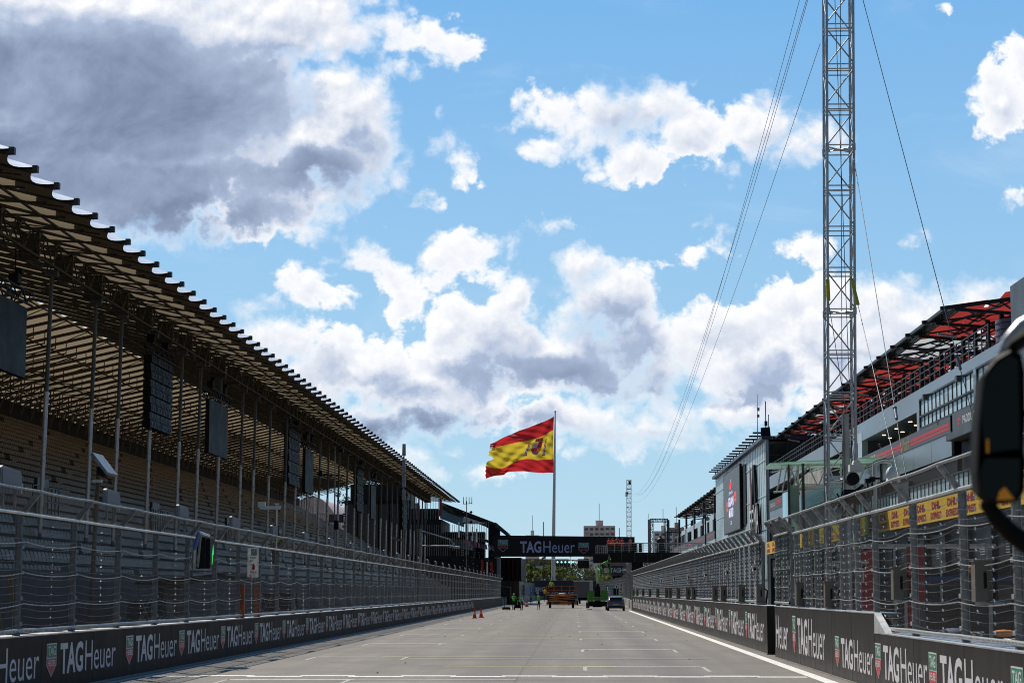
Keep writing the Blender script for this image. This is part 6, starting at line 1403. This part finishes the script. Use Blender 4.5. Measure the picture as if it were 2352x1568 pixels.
def fmat(u, v):
    s, t = u, v
    # ragged, torn free end
    edge = 1 - .02 * abs(math.sin(t * 37)) - (.10 * max(0, 1 - abs(t - .52) / .10)) - (.05 if .20 < t < .30 and (t * 80) % 2 < 1 else 0)
    if s > edge: return None
    cu, cv = (s - .29) / .075, (t - .50) / .15       # shield centre
    if abs(cu) < 1 and abs(cv) < 1 and (cv < .4 or abs(cu) < 1.25 - cv * .9):
        if abs(cu) > .88 or cv > .9: return fgo
        if cv < -.08: return fdr if cu < 0 else fgr
        if cv < .55: return (fgo if int((cu + 1) * 7) % 2 else fdr) if cu < 0 else fdr
        return fvi
    if abs(cu) < .8 and -1.55 < cv < -1.05: return fdr if cv > -1.3 or int((cu + 1) * 6) % 2 else fgo
    for sx in (-1.75, 1.75):
        if abs(cu - sx) < .25 and -.75 < cv < 1.0: return fdr if abs(((cv + cu * .8) % .6) - .3) < .1 else fgr
        if abs(cu - sx) < .35 and (-1.05 < cv < -.75 or 1.0 < cv < 1.15): return fgo if cv < 0 else fvi
    return fr_ if t < .25 or t > .75 else fy_
m = MB(fr_); m.grid(flagpt, 170, 110, True, fmat)
fl = m.build('flag'); tag(fl, 'large red and yellow flag with coat of arms and torn free edge', 'flag')
# ------------------------------------------------------------------ lattice masts with cables
def lattice_mast(name, label, x, y, w_, H, sec, lean=0.0, r=.045, zb=0):
    t = thing(name, label, 'mast', (x, y, 0)); L = lambda z: lean * z
    cs_ = [(-w_ / 2, -w_ / 2), (w_ / 2, -w_ / 2), (w_ / 2, w_ / 2), (-w_ / 2, w_ / 2)]
    mst = mat('mast_aluminium', (.52, .53, .55), .34, .8, .15, 5)
    m = MB(mst)
    for a, b in cs_: m.tube((x + a, y + b, zb), (x + a + L(H), y + b, H), r, n=8)
    m.build('leg', t)
    m = MB(mst); nb = int((H - zb) / (sec / 2)); h = (H - zb) / nb
    for k in range(nb):
        z = zb + k * h; g_ = .12
        for j in range(4):
            (a, b), (c, d) = cs_[j], cs_[(j + 1) % 4]; o1, o2 = L(z), L(z + h)
            if (k + j) % 2: m.tube((x + a + o1, y + b, z + g_), (x + c + o2, y + d, z + h - g_), r * .55, n=6)
            else: m.tube((x + c + o1, y + d, z + g_), (x + a + o2, y + b, z + h - g_), r * .55, n=6)
            m.tube((x + a + o1, y + b, z + g_ * .6), (x + c + o1, y + d, z + g_ * .6), r * .5, n=6)
            m.tube((x + a + o2, y + b, z + h - g_ * .8), (x + c + o2, y + d, z + h - g_ * .8), r * .5, n=6)
        if k % 4 == 3:
            o1 = L(z + h)
            for j in range(2): m.tube((x + cs_[j][0] + o1, y + cs_[j][1], z + h), (x + cs_[j + 2][0] + o1, y + cs_[j + 2][1], z + h), r * .5, n=6)
            for a, b in cs_: m.tube((x + a + o1, y + b, z + h - .12), (x + a + o1, y + b, z + h + .12), r * 1.35, n=8)
    m.build('bracing', t); return t
pA, pB = atY(1930.5, 1150, 69), atY(1925, 0, 69)
mx = pA.x; lean = (pB.x - pA.x) / (pB.z - pA.z); bx_ = mx - lean * pA.z
mm_ = lattice_mast('lattice_mast', 'tall shiny aluminium lattice mast rising past the top of the picture', bx_, 69, .93, 27.5, 2.84, lean, .048)
m = MB(black); m.tube((bx_ + .05, 68.9, 0), (bx_ + lean * 27 + .1, 69.1, 27), .012); m.tube((bx_ + .45, 68.6, 6.5), (bx_ + lean * 26 - .2, 69.1, 26), .012); m.build('inner_cable', mm_)
m = MB(mat('yellow_strap', (.45, .42, .03), .7)); u = atY(1901, 642, 68.5); v_ = atY(1903, 690, 68.4); m.bar(u, v_, .12, .08); m.build('strap', mm_); m = MB(mat('yellow_strap', (.45, .42, .03), .7))
u = atY(1956, 640, 68.5); v_ = atY(1971, 700, 68.2); m.bar(u, v_, .10, .06); m.build('strap', mm_)
t = thing('support_tube', 'thick dull metal tube standing in front of the big lattice mast', 'tube', (atY(1942, 1185, 66).x, 66, 0))
a = atY(1942, 951, 66); MB(mat('dull_tube', (.46, .45, .42), .35, .6)).tube((a.x, 66, 0), (a.x, 66, a.z), .12, n=14).build('tube', t)
t = thing('trackside_camera', 'black and white trackside camera rig on top of the right fence', 'camera', (atY(1958, 1130, 52).x, 52, 3.9))
c0 = atY(1956, 1100, 52); m = MB(black); m.tube((c0.x, 51.7, c0.z), (c0.x, 52.1, c0.z), .165, n=16); m.cbox((c0.x + .02, 52.0, c0.z - .45), (.5, .4, .35)); m.bar((c0.x - .3, 52, c0.z - .6), (c0.x + .3, 52, c0.z - .15), .07); m.bar((c0.x + .25, 52, c0.z - .3), (c0.x + .4, 52, c0.z - .9), .1); m.build('camera_body', t)
m = MB(white); m.cbox((c0.x + .12, 52.0, c0.z + .28), (.36, .35, .18)); m.tube((c0.x + .12, 51.8, c0.z + .40), (c0.x + .12, 52.1, c0.z + .40), .10); m.build('cover', t)
m = MB(galvd); m.tube((c0.x + .1, 52.1, c0.z - .3), (c0.x + .1, 52.1, 1.5), .06); q = random.Random(9)
for i in range(14): m.mat(black).bar((c0.x + q.uniform(-.4, .4), 52, c0.z - q.uniform(.3, 1.1)), (c0.x + q.uniform(-.4, .4), 52, c0.z - q.uniform(.3, 1.1)), .04)
m.build('mount', t)
t = thing('small_cameras', 'two little black cameras on stalks right of the trackside camera rig', 'camera', (atY(1992, 1120, 52).x, 52, 3.9))
m = MB(black)
for x_, y_ in ((1993, 1104), (2003, 1100)): p = atY(x_, y_, 54); m.cbox(p, (.14, .2, .12)); m.bar(p, p - Vector((0, 0, .45)), .04); m.cbox(p - Vector((-.1, 0, -.02)), (.2, .1, .05))
m.build('camera_body', t)
fm = lattice_mast('lattice_mast', 'distant slim lattice mast above the orange vested group', atY(1444, 1250, 437).x, 437, .95, atY(1444, 1101, 437).z, 2.0, .006, .06)
m = MB(black); u = atY(1440, 1132, 437); m.sphere(u, .35, 8, 6); m.cbox(atY(1446, 1108, 437), (.5, .4, .9)); m.mat(steelb).cbox(atY(1439, 1137, 437), (.5, .4, .5)); m.build('camera_pulley', fm)
# aerial camera cables sagging between the masts
cb = mat('dark_cable', (.16, .17, .19), .5, .3)
P1_ = [((8.6, 69, 24.6), 7.9), ((8.75, 69, 24.0), 7.2), ((8.5, 69, 23.3), 5.6), ((8.8, 69, 21.2), 5.8)]
for i, ((x, y, z), sg) in enumerate(P1_):
    q = Vector((atY(1447, 1130, 437).x, 437, [24.6, 23.8, 23.2, 22.0][i])); p = Vector((x, y, z)); pts = []
    for k in range(41): f = k / 40; c = p.lerp(q, f); c.z -= 4 * sg * f * (1 - f); pts.append(c)
    m = MB(cb); m.path(pts, .011, 5); o = m.build('aerial_cable'); tag(o, ['leftmost long sagging cable between the two lattice masts', 'second sagging cable from the left between the lattice masts', 'third sagging cable from the left between the lattice masts', 'rightmost sagging cable between the two lattice masts'][i], 'cable', 'sagging cables between the masts')
def guy(label, p, q, r=.013, knot=None):
    m = MB(cb); m.path([p, q], r, 6); 
    if knot: c = Vector(p).lerp(Vector(q), knot); m.tube(c, c + (Vector(q) - Vector(p)).normalized() * .5, .05); m.sphere(c, .07, 8, 5)
    o = m.build('guy_wire'); tag(o, label, 'guy wire')
guy('guy wire running from the picture top down behind the truck mirror', atY(1982, 0, 67), atY(2262, 1060, 58), .014, .80)
guy('guy wire leaving the big mast near its middle, going right', atY(1958, 345, 68.8), atY(2082, 1100, 56), .013, .82)
guy('guy wire below the right hand strap of the big mast', atY(1971, 702, 68.3), atY(2066, 1105, 58), .013)
guy('guy wire inside the mast running down from the yellow strap', atY(1903, 692, 68.3), atY(1945, 960, 68.4), .012)
# ------------------------------------------------------------------ far city, trees
def flats(label, x0, x1, y, H, cm, floors, bays, seed, extra=True):
    t = thing('apartment_building', label, 'building', ((x0 + x1) / 2, y, 0), 0, 'far apartment blocks')
    m = MB(cm); m.box((x0, y, 0), (x1, y + 14, H)); w_ = x1 - x0
    if extra: m.box((x0 + w_ * .38, y + 2, H), (x0 + w_ * .62, y + 8, H + 3.2))
    m.build('wall', t); h = 3.0; q = random.Random(seed); wi = MB(mat('far_window', (.14, .17, .22), .3)); ba = MB(mat('far_balcony', (.85, .80, .78), .7)); aw = MB(mat('far_red_awning', (.65, .20, .17), .7)); z = H - 1.2
    for f in range(min(floors, 12)):
        for b in range(bays):
            a = x0 + w_ * (b + .18) / bays; c = x0 + w_ * (b + .82) / bays
            if q.random() < .85: wi.box((a, y - .05, z - 1.4), (c, y + .05, z))
            if q.random() < .45: ba.box((a - .3, y - .9, z - 2.1), (c + .3, y - .06, z - 1.25))
            if q.random() < .10: aw.box((a, y - .8, z - .3), (c, y - .1, z))
        z -= h
    f_ = wi.build('windows', t); ba.build('balconies', t); (aw.v and aw.build('awnings', t))
    m = MB(galvd); m.bar((x0 + w_ * .5, y + 4, H + 3), (x0 + w_ * .5, y + 4, H + 13), .3); m.build('roof_antenna', t); return t
pk = mat('pinkish_render', (.80, .64, .60), .8, 0, .08, .05); wr = mat('pale_render', (.82, .76, .76), .8, 0, .06, .05); br = mat('brown_render', (.46, .38, .34), .8, 0, .08, .05); brick = mat('red_brick', (.30, .16, .145), .85, 0, .12, .1)
A = atY
def fl_at(label, xa, xb, yt, Y, *r_): return flats(label, A(xa, yt, Y).x, A(xb, yt, Y).x, Y, A(xa, yt, Y).z, *r_)
fl_at('pinkish apartment block with balconies above the gantry right part', 1340.5, 1413, 1207, 1150, pk, 8, 6, 1)
fl_at('small grey pink block top just above the gantry behind the flagpole', 1207, 1238, 1228.5, 1300, pk, 4, 4, 2)
fl_at('pale pink apartment tower seen through the truss gate', 1502, 1546, 1219, 1150, wr, 8, 3, 3)
fl_at('brown apartment block right of the truss gate', 1537, 1572, 1211, 1250, br, 8, 3, 4)
fl_at('brick and pale banded building behind the poplars under the gantry', 1190, 1306, 1283, 700, brick, 4, 12, 5, False)
fl_at('red roofed brick building seen under the bridge deck', 1385, 1462, 1290, 760, brick, 3, 10, 6, False)
t = thing('far_bridge', 'thin pale road bridge crossing behind the poplars', 'bridge', (-10, 620, 0)); m = MB(mat('pale_concrete', (.55, .54, .52), .8)); m.box((-18, 620, 8.9), (1, 622, 9.5)); [m.box((-16 + 5 * k, 620.5, 0), (-15 + 5 * k, 621.5, 8.9)) for k in range(4)]; m.build('deck', t)
t = thing('arched_hall', 'pinkish white arched hall roof seen beneath the grandstand canopy', 'building', (-60, 420, 0))
pw = mat('pinkish_white_roof', (.62, .45, .42), .6); m = MB(pw); u0, u1 = A(650, 1180, 420).x, A(782, 1180, 420).x; zt = A(700, 1139, 420).z
n = 18; pr = [(u0 + (u1 - u0) * k / n, 420, 6 + (zt - 6) * math.sin(math.pi * (.12 + .76 * k / n)) ** .5) for k in range(n + 1)]
m.prism(pr + [(u1, 420, 0), (u0, 420, 0)], (0, 40, 0)); m.build('roof', t); m = MB(mat('roof_ribs', (.75, .72, .70), .6)); [m.bar((p[0], 419.9, 4), p, .25) for p in pr[1:-1:3]]; m.build('rib', t)
def leafmat(name, c1, c2):
    m = bpy.data.materials.new(name); m.use_nodes = True; t = m.node_tree; b = t.nodes['Principled BSDF']; g = NG(t)
    n_ = g.noise(g.n('ShaderNodeTexCoord').outputs['Object'], .8, 3, .6); c = g.mix(g.ramp(n_, .35, .65), (*c1, 1), (*c2, 1)); g.set(b.inputs['Base Color'], c); b.inputs['Roughness'].default_value = .6
    tr = g.n('ShaderNodeBsdfTranslucent'); g.set(tr.inputs[0], c); mx = g.n('ShaderNodeMixShader'); mx.inputs[0].default_value = .4; t.links.new(b.outputs[0], mx.inputs[1]); t.links.new(tr.outputs[0], mx.inputs[2]); t.links.new(mx.outputs[0], t.nodes['Material Output'].inputs[0]); return m
ylf = leafmat('yellow_green_leaves', (.07, .10, .014), (.18, .20, .025)); gfl = leafmat('olive_green_leaves', (.028, .045, .010), (.075, .10, .018)); bark = mat('bark', (.09, .07, .05), .9)
def tree(label, x, y, H, rx, lm, kind, seed, z0=.15, group='trees beyond the gantry'):
    q = random.Random(seed); t = thing('poplar_tree' if kind == 'p' else 'broadleaf_tree', label, 'tree', (x, y, 0), 0, group)
    m = MB(bark); m.path([(x, y, 0), (x + q.uniform(-.1, .1), y, H * .45), (x + q.uniform(-.2, .2), y, H * .9)], [.22, .14, .03], 7)
    for k in range(9):
        a = q.uniform(0, 6.28); z = H * q.uniform(z0 + .05, .75); m.path([(x, y, z), (x + math.cos(a) * rx * .6, y + math.sin(a) * rx * .6, z + H * .12)], [.06, .02], 5)
    m.build('trunk', t); c = MB(lm); cl = []
    for k in range(44 if kind == 'p' else 60):
        f = q.random(); z = H * (z0 + (1 - z0) * f); rr = rx * (math.sin(math.pi * min(1, .18 + .82 * (1 - f) ** .8)) ** .7) * q.uniform(.3, 1); a = q.uniform(0, 6.28)
        cl.append((x + rr * math.cos(a), y + rr * math.sin(a), z, rx * q.uniform(.14, .34)))
    for (cx, cy, cz, cr) in cl:
        for k in range(34):
            d = Vector((q.gauss(0, 1), q.gauss(0, 1), q.gauss(0, 1))).normalized() * cr * q.random() ** .4; p = Vector((cx, cy, cz)) + d * 1.15; s_ = .16 + q.random() * .14
            u = Vector((q.gauss(0, 1), q.gauss(0, 1), q.gauss(0, 1))).normalized(); v_ = u.cross(Vector((q.gauss(0, 1), q.gauss(0, 1), q.gauss(0, 1)))).normalized()
            c.add([p - u * s_, p + v_ * s_ * .5, p + u * s_, p - v_ * s_ * .5], [(0, 1, 2, 3)])
    c.build('crown', t)
qq = random.Random(21); k = 0
for (xp, Y, yt, rx, lm, kd) in [(1212, 500, 1296, 1.5, ylf, 'p'), (1220, 505, 1279, 1.3, ylf, 'p'), (1228, 498, 1318, 1.6, ylf, 'p'), (1238, 510, 1302, 1.3, ylf, 'p'), (1247, 500, 1278, 1.1, ylf, 'p'), (1256, 508, 1300, 1.4, ylf, 'p'), (1264, 515, 1290, 1.2, ylf, 'p'),
                              (1286, 506, 1301, 1.5, ylf, 'p'), (1296, 520, 1322, 2.4, gfl, 'b'), (1310, 512, 1326, 2.2, ylf, 'b'), (1308, 560, 1296, 4.0, gfl, 'b'), (1330, 555, 1294, 4.2, gfl, 'b'), (1350, 550, 1300, 4.0, gfl, 'b'), (1322, 520, 1330, 2.6, gfl, 'b'), (1366, 560, 1320, 3.0, gfl, 'b'),
                              (1390, 520, 1325, 2.8, ylf, 'b'), (1486, 420, 1292, 3.0, gfl, 'b'), (1505, 425, 1284, 3.2, ylf, 'b'), (1528, 420, 1280, 3.4, gfl, 'b'), (1398, 560, 1330, 3.0, gfl, 'b')]:
    p = atY(xp, yt, Y); nm = 'slim yellow green poplar' if kd == 'p' else ('bushy yellow green tree' if lm is ylf else 'dark olive bushy tree')
    tree(f'{nm} beyond the gantry, {ORD[k]} tree counting from the left', p.x, Y, p.z, rx, lm, kd, 100 + k); k += 1
p = atY(815, 1093, 330); tree('green treetop peeking above the black building under the stand roof', p.x, 330, p.z, 3.2, gfl, 'b', 300, .5, None)
p = atY(878, 1094, 330); tree('second green treetop above the black building under the stand roof', p.x, 330, p.z, 2.6, gfl, 'b', 301, .5, None)
s_ = MB(mat('wooded_slope', (.035, .042, .018), .9, 0, .4, .15)); s_.grid(lambda u, v: (-60 + 150 * u, 640 + 90 * v, -1 + (7.5 + 3 * math.sin(u * 9) + 2 * math.sin(u * 23)) * math.sin(math.pi * min(1, v * .9)) ), 40, 10); s_ = s_.build('hill_slope'); s_['kind'] = 'structure'
# ------------------------------------------------------------------ truck mirror in the foreground
Ym = 5.2; M = lambda x, y, dY=0: atY(x, y, Ym + dY)
mt = thing('vehicle_mirror', 'large black vehicle mirror with amber reflections close at the right edge', 'mirror', M(2290, 1240))
gbl = mat('glossy_black_shell', (.008, .007, .006), .6, 0, .2, 3, spec=.12); 
out = [(2255, 860), (2262, 848), (2285, 820), (2318, 800), (2345, 812), (2352, 850), (2353, 960), (2350, 1040), (2354, 1060), (2352, 1130), (2338, 1152), (2300, 1158), (2262, 1156), (2245, 1138), (2240, 1085), (2245, 960)]
m = MB(gbl); pts = [M(x, y) for x, y in out]; c = sum(pts, Vector()) / len(pts); back = [c + (p - c) * .90 + Vector((0, .11, 0)) for p in pts]; fr2 = [c + (p - c) * .95 + Vector((0, -.02, 0)) for p in pts]; n = len(pts)
m.add(pts + back + fr2, [tuple(range(n, 2 * n))] + [(i, (i + 1) % n, (i + 1) % n + n, i + n) for i in range(n)] + [(i, i + 2 * n, (i + 1) % n + 2 * n, (i + 1) % n) for i in range(n)]); m.build('housing', mt)
mir = mat('mirror_glass', (.012, .014, .013), .10, .5, .1, 1)
o1 = [(2262, 866), (2290, 836), (2318, 815), (2340, 826), (2343, 1030), (2262, 1040), (2254, 960)]; o2 = [(2262, 1052), (2344, 1052), (2342, 1124), (2330, 1144), (2266, 1146), (2253, 1130), (2251, 1080)]
MB(mir).add([M(x, y, -.022) for x, y in o1], [tuple(range(len(o1)))]).build('upper_glass', mt); MB(mir).add([M(x, y, -.022) for x, y in o2], [tuple(range(len(o2)))]).build('lower_glass', mt)
m = MB(gbl); m.path([M(2262, 1150, .03), M(2290, 1190, .03), M(2325, 1225, .03), M(2362, 1250, .02), M(2420, 1290, 0), M(2600, 1400, 0)], [.018, .024, .026, .028, .03, .03], 12); m.build('lower_arm', mt); m = MB(gbl); m.path([M(2600, 780, .1), M(2390, 760, .08), M(2345, 775, .05), M(2322, 800, .03)], [.03, .03, .028, .02], 12); m.build('upper_arm', mt)
m = MB(mat('chrome_cap', (.42, .42, .42), .30, .5)); m.path([M(2296, 812, .01), M(2310, 785, .02), M(2345, 752, .03), M(2420, 715, .04)], [.006, .014, .022, .03], 12); m.build('chrome_cover', mt)
amb = mat('amber_reflection_tone', (.85, .32, .01), .15, 0, .1, 4, emit=(.85, .30, .01, .05)); m = MB(amb)  # amber reflections drawn as flat, faintly glowing shapes on the glass
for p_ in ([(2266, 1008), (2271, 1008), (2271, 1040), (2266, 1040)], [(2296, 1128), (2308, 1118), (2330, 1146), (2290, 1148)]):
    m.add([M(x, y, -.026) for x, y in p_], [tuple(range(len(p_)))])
m.build('amber_reflection', mt)
